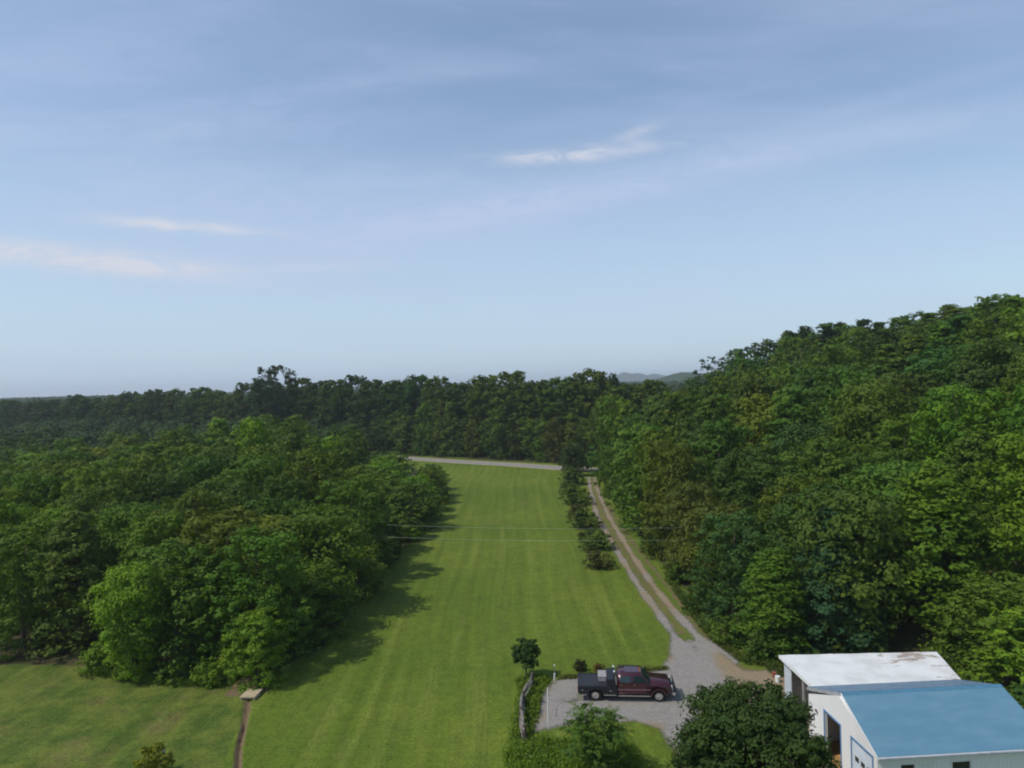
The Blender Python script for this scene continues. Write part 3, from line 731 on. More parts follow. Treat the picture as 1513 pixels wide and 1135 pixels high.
# ------------------------------------------------------------------ split-rail fence
WOOD = NT('weathered_wood', .9, .15); _o = WOOD.obj(); _f = WOOD.noise(_o, 6, 6, .7, (1, 1, 3))
WOOD.color(WOOD.mix(WOOD.ramp(_f, .3, .7), (.07, .06, .05), (.32, .29, .25))); WOOD.bump(_f, .5, .02)
DWOOD = simple('dark_post_wood', (.10, .08, .065), .9, .1, bump=.4)
rs = random.Random(4)
fp = [at(775, 1098), at(770, 1071), at(773, 1046), at(786, 1018)]
fe = tag(empty('split_rail_fence', (*fp[0], 0)), 'weathered grey split-rail fence running through weeds beside the gravel', 'fence')
org = Vector((*fp[0], 0))
for (x, y) in fp:
    MB().tube([(x - org.x, y - org.y, -.2), (x - org.x + .01, y - org.y, .6), (x - org.x + .03, y - org.y, 1.15)], [.15, .14, .11], 7).build('post', DWOOD, fe)
for si, (a, b) in enumerate(zip(fp[:-1], fp[1:])):
    A = Vector((*a, 0)) - org; B = Vector((*b, 0)) - org; sd_ = .16 if si % 2 else -.14
    for zi, zz in enumerate((.34, .68, 1.02)):
        d = (B - A).normalized() * rs.uniform(.05, .4); o1 = sd_ * (1 if zi % 2 else .3)
        p0 = A - d + Vector((o1, 0, zz + rs.uniform(-.12, .06))); p1 = B + d + Vector((-o1 * .4, 0, zz + rs.uniform(-.10, .10)))
        m1 = p0.lerp(p1, .35) + Vector((rs.uniform(-.07, .07), 0, rs.uniform(-.05, .03))); m2 = p0.lerp(p1, .7) + Vector((rs.uniform(-.07, .07), 0, rs.uniform(-.05, .03)))
        MB().tube([p0, m1, m2, p1], [.06, rs.uniform(.08, .12), rs.uniform(.07, .12), .06], 6).build('rail', WOOD.m, fe)

WHITE = simple('white_paint', (.74, .74, .71), .5, .4, var=.05)
def marker(name, px, py, h, r, label, cap=None):
    x, y = at(px, py); e = tag(empty(name, (x, y, 0)), label, 'post')
    MB().tube([(0, 0, -.1), (.01, 0, h * .5), (.03, .01, h)], [r, r, r * .95], 10).build('shaft', WHITE, e)
    (cap or MB().tube([(.03, .01, h), (.03, .01, h + r * .8)], [r * 1.25, r * 1.1], 10)).build('cap', WHITE, e); return e
marker('white_pole', 810, 1076, 2.55, .035, 'tall thin white pole on the gravel beside the fence weeds')
e = marker('marker_post', 819, 1006, .5, .055, 'short white post at the far corner of the gravel yard')
MB().tube([(.03, .01, .5), (.03, .03, 1.15)], .014, 6).build('rod', simple('grey_metal', (.3, .3, .3), .5, .5), e)
MB().box(-.02, .08, .0, .03, 1.08, 1.2).build('reflector', WHITE, e)
x, y = at(243, 1139); e = tag(empty('marker_stake', (x, y, 0)), 'thin stake with a small white knob beside the yellowing sapling', 'post')
MB().tube([(0, 0, -.1), (0, 0, 1.1)], .015, 6).build('shaft', DWOOD, e)
MB().tube([(0, 0, 1.07), (0, 0, 1.11), (0, 0, 1.17), (0, 0, 1.21)], [.03, .075, .075, .03], 12).build('knob', WHITE, e)
x, y = at(822, 1058); e = tag(empty('metal_rod', (x, y, 0)), 'short thin dark rod stuck in the gravel beside the white pole', 'rod')
MB().tube([(0, 0, -.1), (.02, 0, .5), (.06, 0, .62)], .014, 6).build('rod_shaft', DWOOD, e)
MB().tube([(-.005, 0, .02), (.0, 0, .06)], .035, 8).build('collar', DWOOD, e)

# ------------------------------------------------------------------ culvert box at the head of the ditch
CONC = simple('pale_concrete', (.42, .34, .22), .85, .2, var=.2, scale=4, bump=.3)
DARK = simple('recess_shade_black', (.012, .012, .012), .9, .1)
x, y = at(365, 1036)
e = tag(empty('ditch_box', (x, y + .1, 0), R(-4)), 'pale concrete box with a split lid at the head of the ditch', 'drain box')
MB().box(-.52, -.42, 0, .95, -.25, .20).box(.42, .52, 0, .95, -.25, .20).box(-.42, .42, .85, .95, -.25, .20).box(-.42, .42, .01, .07, .10, .20).build('box_wall', CONC, e, .012)
MB().box(-.56, -.008, -.06, 1.3, .205, .275).build('lid', CONC, e, .012); MB().box(.008, .56, -.06, 1.3, .205, .28).build('lid', CONC, e, .012)
MB().box(-.41, .41, .45, .5, -.24, .19).build('mouth_shade_panel', DARK, e)  # near-black panel paints the shade inside the box mouth
# soil heaped behind it
rng = np.random.default_rng(8); n = 22; V = []; Fm = []
for j in range(n):
    for i in range(n):
        u = i / (n - 1) * 2 - 1; v = j / (n - 1) * 2 - 1; r = math.hypot(u, v)
        V.append((u * 1.15, v * .65, max(-.05, .60 * (1 - r ** 1.6) + rng.normal(0, .025))))
idx = np.arange(n * n).reshape(n, n)
x, y = at(366, 1012)
o = link('soil_mound', mesh_np('soil_mound', np.array(V), np.stack([idx[:-1, :-1], idx[:-1, 1:], idx[1:, 1:], idx[1:, :-1]], -1).reshape(-1, 4), simple('bare_soil', (.15, .10, .06), .95, .05, var=.3, scale=3, bump=.5), smooth=True))
o.location = (x, y, 0); o.rotation_euler.z = R(12); tag(o, kind='structure')

# ------------------------------------------------------------------ overhead wires
WIRE = simple('wire_metal', (.50, .52, .42), .45, .5, metal=.3)
for (py, lab) in ((773, 'upper overhead wire crossing the lawn and driveway'), (791, 'lower overhead wire crossing the lawn and driveway')):
    a = at_depth(572, py + 6, 76); b = at_depth(1240, py + 2, 76)
    mb = MB(); pts = []
    for i in range(25):
        t = i / 24; sag = -.55 * 4 * t * (1 - t) + .55
        pts.append((a[0] + (b[0] - a[0]) * t, 76, a[2] + (b[2] - a[2]) * t + sag - .30))
    o = mb.tube(pts, .008, 6).build('overhead_wire', WIRE); tag(o, lab, 'wire', 'overhead wires')

# ------------------------------------------------------------------ garage and shed
def W(px, py, z): x, y = at(px, py, z); return Vector((x, y, z))
A0 = W(1297, 1119, 3.0); AR = W(1243, 1024, 4.5)
RR = W(1476, 1012, 4.5)
ux = (RR - AR); Lr = ux.length; ux.normalize(); uy = Vector((-ux.y, ux.x, 0))
yaw = math.atan2(ux.y, ux.x)
# local frame: origin under the near left eave corner; x along the ridge, y away from the camera
ORG = Vector((A0.x, A0.y, 0))
def loc(v): d = v - ORG; return (d.dot(ux), d.dot(uy), v.z)
lr = loc(AR); span = lr[1] * 2; Lg = Lr + .1; xo = lr[0]
print('garage span', span, 'len', Lg, 'xo', xo, 'yaw', math.degrees(yaw), 'org', tuple(ORG))

def siding(name, base=(.79, .78, .75)):
    m = NT(name, .55, .35); o = m.obj(); sp = m.n('ShaderNodeSeparateXYZ'); m.l(o, sp.inputs[0])
    s = m.math('ADD', sp.outputs[0], sp.outputs[1]); w = m.math('PINGPONG', s, .115)
    m.bump(m.ramp(w, 0, .03), .7, .02)
    d = m.noise(o, .8, 5, .65, (1, 1, .35)); m.color(m.mix(m.ramp(d, .5, .8, 0, .4), base, tuple(c * .72 for c in base))); return m.m
SIDING = siding('white_siding'); TRIM = simple('white_trim', (.74, .74, .72), .5, .4, var=.05)
def roof_mat():
    m = NT('blue_metal_roof', .42, .45); o = m.obj(); sp = m.n('ShaderNodeSeparateXYZ'); m.l(o, sp.inputs[0])
    w = m.math('PINGPONG', sp.outputs[0], .15); m.bump(m.ramp(w, 0, .022, 1, 0), .35, .02)
    n = m.noise(o, .5, 5, .6, (1, 3, 3)); m.color(m.mix(m.ramp(n, .35, .7), (.098, .216, .296), (.124, .248, .325))); return m.m
BLUE = roof_mat(); BTRIM = simple('blue_trim', (.10, .22, .40), .5, .4); GREYM = simple('grey_weathered_metal', (.32, .33, .34), .55, .4, var=.25)
GLASSD = NT('dark_glass', .08, .6); GLASSD.color((.02, .025, .03)); GLASSD = GLASSD.m
ge = tag(empty('garage', ORG, yaw), 'white garage with a blue metal gable roof and two roll-up door bays', 'garage')
xw = .12; eh = 2.86; rh = 4.34; y0 = .25; y1 = span - .2; L1 = Lg - .15; ymid = span / 2
th = .14
# openings on the gable wall, by distance from the near corner
def gy_(px, py=None):  # depth in the local frame of a photo column on the gable wall plane
    best = min(np.arange(-.5, 9, .02), key=lambda t: abs(to_px(*(ORG + ux * xw + uy * t + Vector((0, 0, 2))))[0] - px)); return float(best)
d1a, d1b = gy_(1242), gy_(1219); d2a, d2b = max(y0 + .45, gy_(1292)), gy_(1259)
print('doors', d1a, d1b, d2a, d2b)
dh = 2.62
def gable_z(y): return eh + (rh - eh) * (1 - abs(y - ymid) / (ymid - y0 + .05))
w = MB()
def wall_piece(ya, yb, z0):
    n = 6; ys_ = [ya + (yb - ya) * i / n for i in range(n + 1)]
    for a, b in zip(ys_[:-1], ys_[1:]):
        w.add([(xw, a, z0), (xw + th, a, z0), (xw + th, b, z0), (xw, b, z0), (xw, a, gable_z(a)), (xw + th, a, gable_z(a)), (xw + th, b, gable_z(b)), (xw, b, gable_z(b))], [[0,3,2,1],[4,5,6,7],[0,1,5,4],[1,2,6,5],[2,3,7,6],[3,0,4,7]])
wall_piece(y0, d2a, 0); wall_piece(d2a, d2b, dh); wall_piece(d2b, d1a, 0); wall_piece(d1a, d1b, dh + .1); wall_piece(d1b, y1, 0)
w.build('gable_wall', SIDING, ge)
# front wall (towards the camera) with two window openings
def front_x(px):
    return float(min(np.arange(-.5, 12, .02), key=lambda t: abs(to_px(*(ORG + ux * t + uy * y0 + Vector((0, 0, 2.2))))[0] - px)))
wins = [(front_x(1331), front_x(1351)), (front_x(1407), front_x(1434))]
wz0, wz1 = 1.45, 2.42
f = MB(); cur = xw + th + .002
for a, b in wins:
    f.box(cur, a, y0, y0 + th, 0, eh); f.box(a, b, y0, y0 + th, 0, wz0); f.box(a, b, y0, y0 + th, wz1, eh); cur = b
f.box(cur, L1, y0, y0 + th, 0, eh); f.build('front_wall', SIDING, ge)
for a, b in wins:
    fr = MB().box(a - .05, b + .05, y0 - .03, y0 + .0, wz1, wz1 + .07).box(a - .05, b + .05, y0 - .04, y0, wz0 - .07, wz0).box(a - .05, a, y0 - .03, y0, wz0, wz1).box(b, b + .05, y0 - .03, y0, wz0, wz1).box(a, b, y0 + .03, y0 + .06, (wz0 + wz1) / 2 - .02, (wz0 + wz1) / 2 + .02).build('window', TRIM, ge)
    MB().box(a, b, y0 + .07, y0 + .09, wz0, wz1).build('pane', GLASSD, fr)
MB().box(xw + th + .002, L1, y1 - th, y1 - .002, 0, eh).build('rear_wall', SIDING, ge)
m = MB(); 
for i in range(12):
    a = y0 + (y1 - y0) * i / 12; b = y0 + (y1 - y0) * (i + 1) / 12
    m.add([(L1, a, 0), (L1 + th, a, 0), (L1 + th, b, 0), (L1, b, 0), (L1, a, gable_z(a)), (L1 + th, a, gable_z(a)), (L1 + th, b, gable_z(b)), (L1, b, gable_z(b))], [[0,3,2,1],[4,5,6,7],[0,1,5,4],[1,2,6,5],[2,3,7,6],[3,0,4,7]])
m.build('end_wall', SIDING, ge)
ze = 3.0; zr = 4.5; t = .07; Lr2 = Lg + .25
xr = xo                                   # left verge of the roof at the ridge
rf = MB().add([(0, 0, ze), (Lr2, 0, ze), (Lr2, ymid, zr), (xr, ymid, zr), (0, 0, ze - t), (Lr2, 0, ze - t), (Lr2, ymid, zr - t), (xr, ymid, zr - t)],
    [[0,1,2,3],[7,6,5,4],[0,4,5,1],[3,2,6,7],[0,3,7,4],[1,5,6,2]]).build('roof', BLUE, ge)
MB().add([(xr, ymid + .002, zr), (Lr2, ymid + .002, zr), (Lr2, span, ze + .22), (xr - .1, span, ze + .22), (xr, ymid + .002, zr - t), (Lr2, ymid + .002, zr - t), (Lr2, span, ze + .22 - t), (xr - .1, span, ze + .22 - t)],
    [[0,1,2,3],[7,6,5,4],[0,4,5,1],[3,2,6,7],[0,3,7,4],[1,5,6,2]]).build('roof', simple('weathered_blue_roof', (.14, .22, .30), .5, .4, var=.25), ge)
MB().prism([(ymid - .16, zr - .045), (ymid, zr + .03), (ymid + .16, zr - .045), (ymid + .16, zr - .03), (ymid, zr + .05), (ymid - .16, zr - .03)], xr - .03, Lr2 + .03)
rc = MB().add([(xr - .02, ymid - .17, zr - .055), (Lr2 + .02, ymid - .17, zr - .055), (Lr2 + .02, ymid, zr + .025), (xr - .02, ymid, zr + .025), (xr - .02, ymid + .17, zr - .02), (Lr2 + .02, ymid + .17, zr - .02)], [[0,1,2,3],[3,2,5,4]]).build('ridge_cap', simple('ridge_blue', (.07, .19, .28), .45, .4), ge)
# barge boards, eave board, gutter
def board(pa, pb, th_, hh, name, mat):
    pa, pb = Vector(pa), Vector(pb)
    vs = [pa + Vector((0, 0, -hh)), pb + Vector((0, 0, -hh)), pb, pa]; vs2 = [v + Vector((-th_, 0, 0)) for v in vs]
    return MB().add(vs + vs2, [[0,1,2,3],[7,6,5,4],[0,4,5,1],[3,2,6,7],[0,3,7,4],[1,5,6,2]]).build(name, mat, ge)
board((-.004, -.01, ze - .005), (xr - .004, ymid, zr - .005), .03, .16, 'barge_board', TRIM)
board((xr - .104, span, ze + .21), (xr - .004, ymid + .004, zr - .005), .03, .2, 'barge_board', GREYM)
MB().box(0, Lr2, -.045, -.003, ze - .15, ze - .02).build('fascia_board', TRIM, ge, .01)
MB().box(.02, Lr2 - .02, -.13, -.05, ze - .12, ze - .035).build('gutter', simple('grey_gutter', (.30, .33, .36), .5, .4), ge, .02)
MB().box(xw + th, L1, y0 + th, y1 - th, -.02, .03).build('concrete_floor', simple('orange_lit_floor', (.42, .24, .09), .85, .2, var=.3, scale=.8), ge)  # orange of the lit bay floor is put into its base colour
# bay 1: raised roll-up door, frame, clutter inside
bf = MB().box(xw - .03, xw + .002, d1b, d1b + .12, 0, dh + .1).box(xw - .03, xw + .002, d1a - .09, d1a, 0, dh + .1).box(xw - .03, xw + .002, d1a - .09, d1b + .12, dh + .1, dh + .2).build('door_frame', BTRIM, ge)
MB().box(xw + th + .02, xw + th + 2.3, d1a, d1b, dh - .02, dh + .03).build('raised_door', simple('pale_blue_door', (.45, .60, .74), .5, .4), ge)
# bay 2: closed panelled door with a row of lights
DOORW = simple('door_white', (.62, .68, .74), .5, .4, var=.06)
dm = MB(); nz = 4
for k in range(nz): dm.box(xw + .04, xw + .08, d2a + .005, d2b - .005, .02 + k * (dh - .04) / nz, .02 + (k + 1) * (dh - .04) / nz - .02)
dr = dm.box(xw + .09, xw + .1, d2a + .005, d2b - .005, .02, dh - .02).build('roll_up_door', DOORW, ge)
for k in range(3):
    a = d2a + (d2b - d2a) * (.12 + k * .29); MB().box(xw + .033, xw + .039, a, a + (d2b - d2a) * .19, 1.55, 1.82).build('door_light', GLASSD, dr)
MB().box(xw - .03, xw + .002, d2b, d2b + .1, 0, dh).box(xw - .03, xw + .002, d2a - .1, d2a, 0, dh).box(xw - .03, xw + .002, d2a - .1, d2b + .1, dh, dh + .1).build('door_frame', BTRIM, ge)

# things standing inside the open bay
def world(lx, ly, lz=0): return ORG + ux * lx + uy * ly + Vector((0, 0, lz))
sh = empty('storage_shelf', world(xw + 1.6, (d1a + d1b) / 2, .03), yaw); tag(sh, 'shelf rack crammed with tins inside the open garage bay', 'shelf')
RACK = simple('rack_brown', (.16, .09, .06), .7, .3)
for sx in (-.25, .25):
    for sy in (-.8, .8): MB().box(sx - .02, sx + .02, sy - .02, sy + .02, 0, 2.0).build('upright', RACK, sh)
for zz in (.15, .75, 1.35, 1.9): MB().box(-.27, .27, -.82, .82, zz, zz + .03).build('shelf_board', RACK, sh)
rs = random.Random(5)
cols = [('rust', (.30, .10, .05)), ('cream', (.5, .45, .35)), ('dark', (.05, .04, .04)), ('red', (.35, .05, .04)), ('tan', (.35, .25, .15))]
CM = {n_: simple('tin_' + n_, c, .5, .4) for n_, c in cols}
for li, (zz, ln) in enumerate(((.18, 'lowest'), (.78, 'middle'), (1.38, 'top'))):
    for i in range(4):
        cn, _ = cols[(i * 2 + li) % 5]; q = world(xw + 1.6 - .08, (d1a + d1b) / 2 - .6 + i * .4, zz + .03)
        e = tag(empty('tin', q, yaw), f'{cn} coloured tin, {["first", "second", "third", "fourth"][i]} on the {ln} shelf in the open garage bay', 'tin', 'tins on the garage shelf')
        hh = rs.uniform(.22, .38); MB().tube([(0, 0, 0), (0, 0, hh)], rs.uniform(.11, .15), 12).build('can_body', CM[cn], e); MB().tube([(0, 0, hh), (0, 0, hh + .02)], .1, 12).build('lid', TRIM, e)

# white shed behind, flat roof, open on the driveway side
S_FL = W(1203, 1015, 3.25); S_BL = W(1152, 968, 3.25); S_BR = W(1384, 963, 3.45); S_FR = W(1423, 1007, 3.3)
se = tag(empty('open_shed', (S_FL.x, S_FL.y, 0)), 'open-sided shed with a rust-stained white flat roof behind the garage', 'shed')
so = Vector((S_FL.x, S_FL.y, 0)); fl, bl, br, fr_ = [v - so for v in (S_FL, S_BL, S_BR, S_FR)]
fl = fl + Vector((0, .03, 0)); fr_ = fr_ + Vector((0, .03, 0))
def wroof():
    m = NT('white_sheet_roof', .5, .35); o = m.obj(); sp = m.n('ShaderNodeSeparateXYZ'); m.l(o, sp.inputs[0])
    wv = m.math('PINGPONG', sp.outputs[0], .1); m.bump(m.ramp(wv, 0, .1), .4, .02)
    base = m.mix(m.ramp(m.noise(o, .7, 5, .6), .4, .7), (.70, .705, .68), (.58, .585, .56))
    r1 = m.noise(o, .55, 5, .65, (1, 2.0, 1), .3)
    gr = m.math('ADD', m.ramp(sp.outputs[0], 2.5, 8.5, -.09, .045), m.ramp(sp.outputs[1], 1.0, 5.0, -.05, .03))
    f1 = m.ramp(m.math('ADD', r1, gr), .565, .615)
    rust = m.mix(m.ramp(m.noise(o, 4, 4), .3, .7), (.20, .125, .08), (.36, .27, .20))
    m.color(m.mix(m.math('MULTIPLY', f1, .75), base, rust)); return m.m
V = []; Fc = []; nn = 12
for j in range(nn + 1):
    for i in range(nn + 1):
        a = fl.lerp(fr_, i / nn); b = bl.lerp(br, i / nn); p = a.lerp(b, j / nn); V.append((p.x, p.y, p.z + .012 * math.sin(i * 2.1 + j)))
nb = len(V); V += [(v[0], v[1], v[2] - .06) for v in V]
for j in range(nn):
    for i in range(nn):
        k = j * (nn + 1) + i; Fc.append([k, k + 1, k + nn + 2, k + nn + 1]); Fc.append([nb + k + nn + 1, nb + k + nn + 2, nb + k + 1, nb + k])
ring = [i for i in range(nn + 1)] + [(j + 1) * (nn + 1) + nn for j in range(nn)] + [nn * (nn + 1) + nn - 1 - i for i in range(nn)] + [(nn - 1 - j) * (nn + 1) for j in range(nn - 1)]
for a, b in zip(ring, ring[1:] + ring[:1]): Fc.append([a, nb + a, nb + b, b])
link('roof', mesh_np('roof', np.array(V), Fc, wroof()), se)
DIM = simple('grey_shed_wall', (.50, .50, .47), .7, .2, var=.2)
def wall_between(p, q, z0, z1, th_, name, mat):
    p = Vector((p[0], p[1], 0)); q = Vector((q[0], q[1], 0)); d = (q - p).normalized(); n = Vector((-d.y, d.x, 0)) * th_
    vs = [(*v.xy, z) for z in (z0, z1) for v in (p, q, q + n, p + n)]
    return MB().add(vs, [[0,3,2,1],[4,5,6,7],[0,1,5,4],[1,2,6,5],[2,3,7,6],[3,0,4,7]]).build(name, mat, se)
ins = .25
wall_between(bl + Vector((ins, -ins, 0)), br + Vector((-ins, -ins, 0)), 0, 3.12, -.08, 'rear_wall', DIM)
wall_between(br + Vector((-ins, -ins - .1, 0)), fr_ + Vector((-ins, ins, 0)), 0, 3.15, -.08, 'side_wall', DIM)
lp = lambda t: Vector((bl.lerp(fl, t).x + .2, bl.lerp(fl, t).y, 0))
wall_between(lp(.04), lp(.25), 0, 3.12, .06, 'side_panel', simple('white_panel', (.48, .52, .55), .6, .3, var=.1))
for tt in (.62, .97):
    p = lp(tt); MB().box(p.x - .06, p.x + .06, p.y - .06, p.y + .06, 0, 3.15).build('post', simple('shed_post', (.35, .33, .3), .8, .2), se)
fa = MB(); p = bl + Vector((-.03, 0, 0)); q = fl + Vector((-.03, 0, 0))
fa.add([(p.x, p.y, p.z - .2), (q.x, q.y, q.z - .2), (q.x, q.y, q.z + .015), (p.x, p.y, p.z + .015), (p.x - .04, p.y, p.z - .2), (q.x - .04, q.y, q.z - .2), (q.x - .04, q.y, q.z + .015), (p.x - .04, p.y, p.z + .015)], [[0,1,2,3],[7,6,5,4],[0,4,5,1],[3,2,6,7],[0,3,7,4],[1,5,6,2]]).build('fascia_board', TRIM, se)

# odds and ends at the open shed corner
def bucket(px, py, h, r, mat, label):
    x, y = at(px, py); e = tag(empty('bucket', (x, y, .012)), label, 'bucket')
    MB().tube([(0, 0, 0), (0, 0, h)], [r * .85, r], 14).build('pail', mat, e); MB().disc_y(0, h * .9, r * 1.05, r * .99, -.01, .01, 16).build('bail_handle', GREYM, e)
bucket(1149, 1008, .42, .19, WHITE, 'white bucket standing outside the open shed corner')
bucket(1144, 1001, .36, .17, simple('rust_red', (.28, .08, .05), .7, .3), 'rust-red bucket beside the white bucket at the shed corner')
rs = random.Random(12)
for i, (t_, lx_) in enumerate(((.55, .9), (.7, 1.4), (.82, .8), (.66, 2.2))):
    p = so + lp(t_) + Vector((lx_, 0, 0)); e = tag(empty('crate', (p.x, p.y, .012), rs.uniform(-.4, .4)), ['brown crate under the shed roof by the white side panel', 'tall dark crate deep under the shed roof', 'low crate by the front post of the open shed', 'brown crate furthest inside the open shed'][i], 'crate')
    hh = [.6, .95, .4, .7][i]; cm = simple('crate_wood', (.22, .16, .10) if i != 1 else (.06, .05, .05), .8, .2)
    for k in range(3): MB().box(-.4, .4, -.35, .35, k * hh / 3 + .01, (k + 1) * hh / 3 - .02).build('slat_course', cm, e, .01)
    MB().box(-.38, .38, -.33, .33, hh - .015, hh + .005).build('lid', cm, e)

# ------------------------------------------------------------------ pickup truck
PAINT = simple('maroon_paint', (.055, .009, .016), .3, .5, metal=.2, var=.1, coat=.8)
BLACKP = simple('black_steel', (.012, .013, .017), .45, .45, var=.25); TYRE = simple('tyre_rubber', (.02, .02, .02), .85, .2)
CHROME = simple('chrome', (.72, .70, .66), .18, .5, metal=1.0, var=.05); DECK = simple('bed_deck_plate', (.020, .021, .025), .6, .4, var=.25)
GLASS = NT('car_glass', .05, .6); GLASS.color((.015, .03, .03)); GLASS = GLASS.m
LAMP = simple('lamp_lens', (.75, .75, .72), .15, .6); AMBER = simple('amber_lens', (.6, .2, .03), .3, .5)
pr = at(880, 1036.5); pf = at(974, 1038)
v = Vector((pf[0] - pr[0], pf[1] - pr[1], 0)); wb = v.length; ty = math.atan2(v.y, v.x)
nrm = Vector((-v.y, v.x, 0)).normalized()
mid = Vector(((pf[0] + pr[0]) / 2, (pf[1] + pr[1]) / 2, 0)) + nrm * 1.0
print('wheelbase', wb, 'yaw', math.degrees(ty))
k_ = wb / 4.37
te = empty('pickup_truck', (mid.x, mid.y, .014), ty, (k_, k_, k_ * .9)); tag(te, 'maroon crew-cab pickup truck with a black flatbed parked on the gravel', 'pickup truck')
fx, rx = 2.185, -2.185
# body shell: hood, cowl, lower doors, roof as one solid
prof = [(-.66, .55), (1.62, .55), (1.66, .80), (1.80, 1.02), (2.10, 1.10), (2.42, 1.06), (2.62, .85), (2.68, .62), (3.02, .62), (3.10, .95), (3.06, 1.22), (2.95, 1.30), (1.80, 1.40), (1.62, 1.42), (1.02, 1.98), (.80, 2.03), (-.40, 2.04), (-.60, 1.98), (-.66, 1.45)]
MB().prism(prof, -.99, .99, .16, 2.0, 1.40).build('body', PAINT, te, .035, True)
# shade smooth with sharp enough bevels
for s in (-1, 1):
    def sideq(name, pts, mat, off=.012, parent=te):
        vs = []
        for (x, z) in pts:
            kk = max(0, min(1, (z - 1.40) / .6)); yy = .99 - .16 * kk
            vs.append((x, s * (yy + off), z))
        vs += [(a, b - s * .03, c) for a, b, c in vs]; n = len(pts)
        return MB().add(vs, [list(range(n)), list(range(2 * n - 1, n - 1, -1))] + [[i, (i + 1) % n, (i + 1) % n + n, i + n] for i in range(n)]).build(name, mat, parent)
    for (xa, xb, slope) in ((-.52, .30, 0), (.40, 1.22, .40)):
        d = sideq('door', [(xa - .03, .66), (xb + .08, .66), (xb + .08, 1.40), (xa - .03, 1.40)], PAINT, .016)
        sideq('window', [(xa + .04, 1.45), (xb + (.22 if slope else -.02), 1.45), (xb - slope * .45 + (.04 if slope else -.02), 1.90), (xa + .07, 1.90)], GLASS, .014, d)
        MB().box(xa + .05, xa + .22, s * 1.02 - .015, s * 1.02 + .015, 1.26, 1.30).build('handle', CHROME, d)
    sideq('side_trim', [(-.64, .90), (1.62, .90), (1.62, .94), (-.64, .94)], simple('trim_grey', (.25, .16, .17), .4, .4), .03)
    MB().box(-.6, 1.6, s * .98 if s > 0 else -1.10, 1.10 if s > 0 else -.98, .44, .52).build('running_board', CHROME, te, .01)
    # mirror
    mm = MB().tube([(1.42, s * .98, 1.48), (1.46, s * 1.16, 1.55)], .022, 6).build('mirror_arm', BLACKP, te)
    MB().box(1.40, 1.50, s * 1.24 - .09, s * 1.24 + .09, 1.42, 1.74).build('mirror', BLACKP, mm, .02)
    # front fender flare
    arc = [(fx + .56 * math.cos(a), .46 + .56 * math.sin(a)) for a in np.linspace(math.pi * .02, math.pi * .98, 12)] + [(fx + .46 * math.cos(a), .46 + .46 * math.sin(a)) for a in np.linspace(math.pi * .98, math.pi * .02, 12)]
    MB().prism(arc, *( (.95, 1.05) if s > 0 else (-1.05, -.95))).build('fender_flare', PAINT, te)
    hl = MB().box(3.02, 3.13, s * .78 - .17, s * .78 + .17, .93, 1.17).build('headlight', LAMP, te, .02)
    MB().box(3.03, 3.135, s * .78 - .17, s * .78 + .17, .86, .925).build('turn_signal', AMBER, hl)
# windscreen, rear window
MB().add([(1.60, -.86, 1.455), (1.60, .86, 1.455), (1.07, .74, 1.93), (1.07, -.74, 1.93), (1.63, -.86, 1.455), (1.63, .86, 1.455), (1.10, .74, 1.95), (1.10, -.74, 1.95)], [[0,1,2,3],[7,6,5,4],[0,4,5,1],[3,2,6,7],[0,3,7,4],[1,5,6,2]]).build('windscreen', GLASS, te)
MB().box(-.69, -.655, -.6, .6, 1.5, 1.88).build('rear_window', GLASS, te)
MB().box(-.1, .9, -.5, .5, 2.045, 2.06).build('roof_panel', PAINT, te, .006)
for q in range(3): MB().box(.92, 1.0, -.25 + q * .22, -.18 + q * .22, 2.02, 2.07).build('cab_light', AMBER, te)
MB().box(3.08, 3.14, -.55, .55, .80, 1.20).build('grille', BLACKP, te, .01)
MB().box(3.10, 3.34, -1.0, 1.0, .52, .76).build('front_bumper', CHROME, te, .04)
gg = MB().tube([(3.37, -.86, .5), (3.30, -.86, 1.16), (3.26, -.60, 1.30), (3.26, .60, 1.30), (3.30, .86, 1.16), (3.37, .86, .5)], .045, 8)
for yy in (-.35, .35): gg.tube([(3.37, yy, .5), (3.32, yy, 1.0), (3.26, yy, 1.30)], .04, 8)
gg.tube([(3.33, -.86, .86), (3.33, .86, .86)], .035, 8).tube([(3.30, -.86, 1.08), (3.30, .86, 1.08)], .03, 8).build('grille_guard', BLACKP, te, smooth=True)
# frame and axles under the truck
MB().box(-3.2, 3.0, -.42, .42, .42, .62).tube([(rx, -.8, .43), (rx, .8, .43)], .08, 8).tube([(fx, -.85, .43), (fx, .85, .43)], .06, 8).build('chassis', BLACKP, te)
# wheels
def wheel(x, s, dual):
    w = MB(); y_out = s * 1.0; y_in = s * (.52 if dual else .74)
    w.disc_y(x, .43, .43, .25, min(y_out, y_in), max(y_out, y_in), 28)
    o = w.build('wheel', TYRE, te, .03)
    yo = s * (.93 if dual else .985)
    r = MB().disc_y(x, .43, .255, .20, yo - .03, yo + .03, 24); 
    r.disc_y(x, .43, .2, .0, yo - s * .05 - .012, yo - s * .05 + .012, 24)
    r.build('rim', CHROME, o, 0.0)
    MB().tube([(x, yo - s * .1, .43), (x, yo + s * .02, .43), (x, yo + s * .05, .43)], [.09, .085, .05], 12).build('hub', CHROME, o)
for s in (-1, 1): wheel(fx, s, False); wheel(rx, s, True)
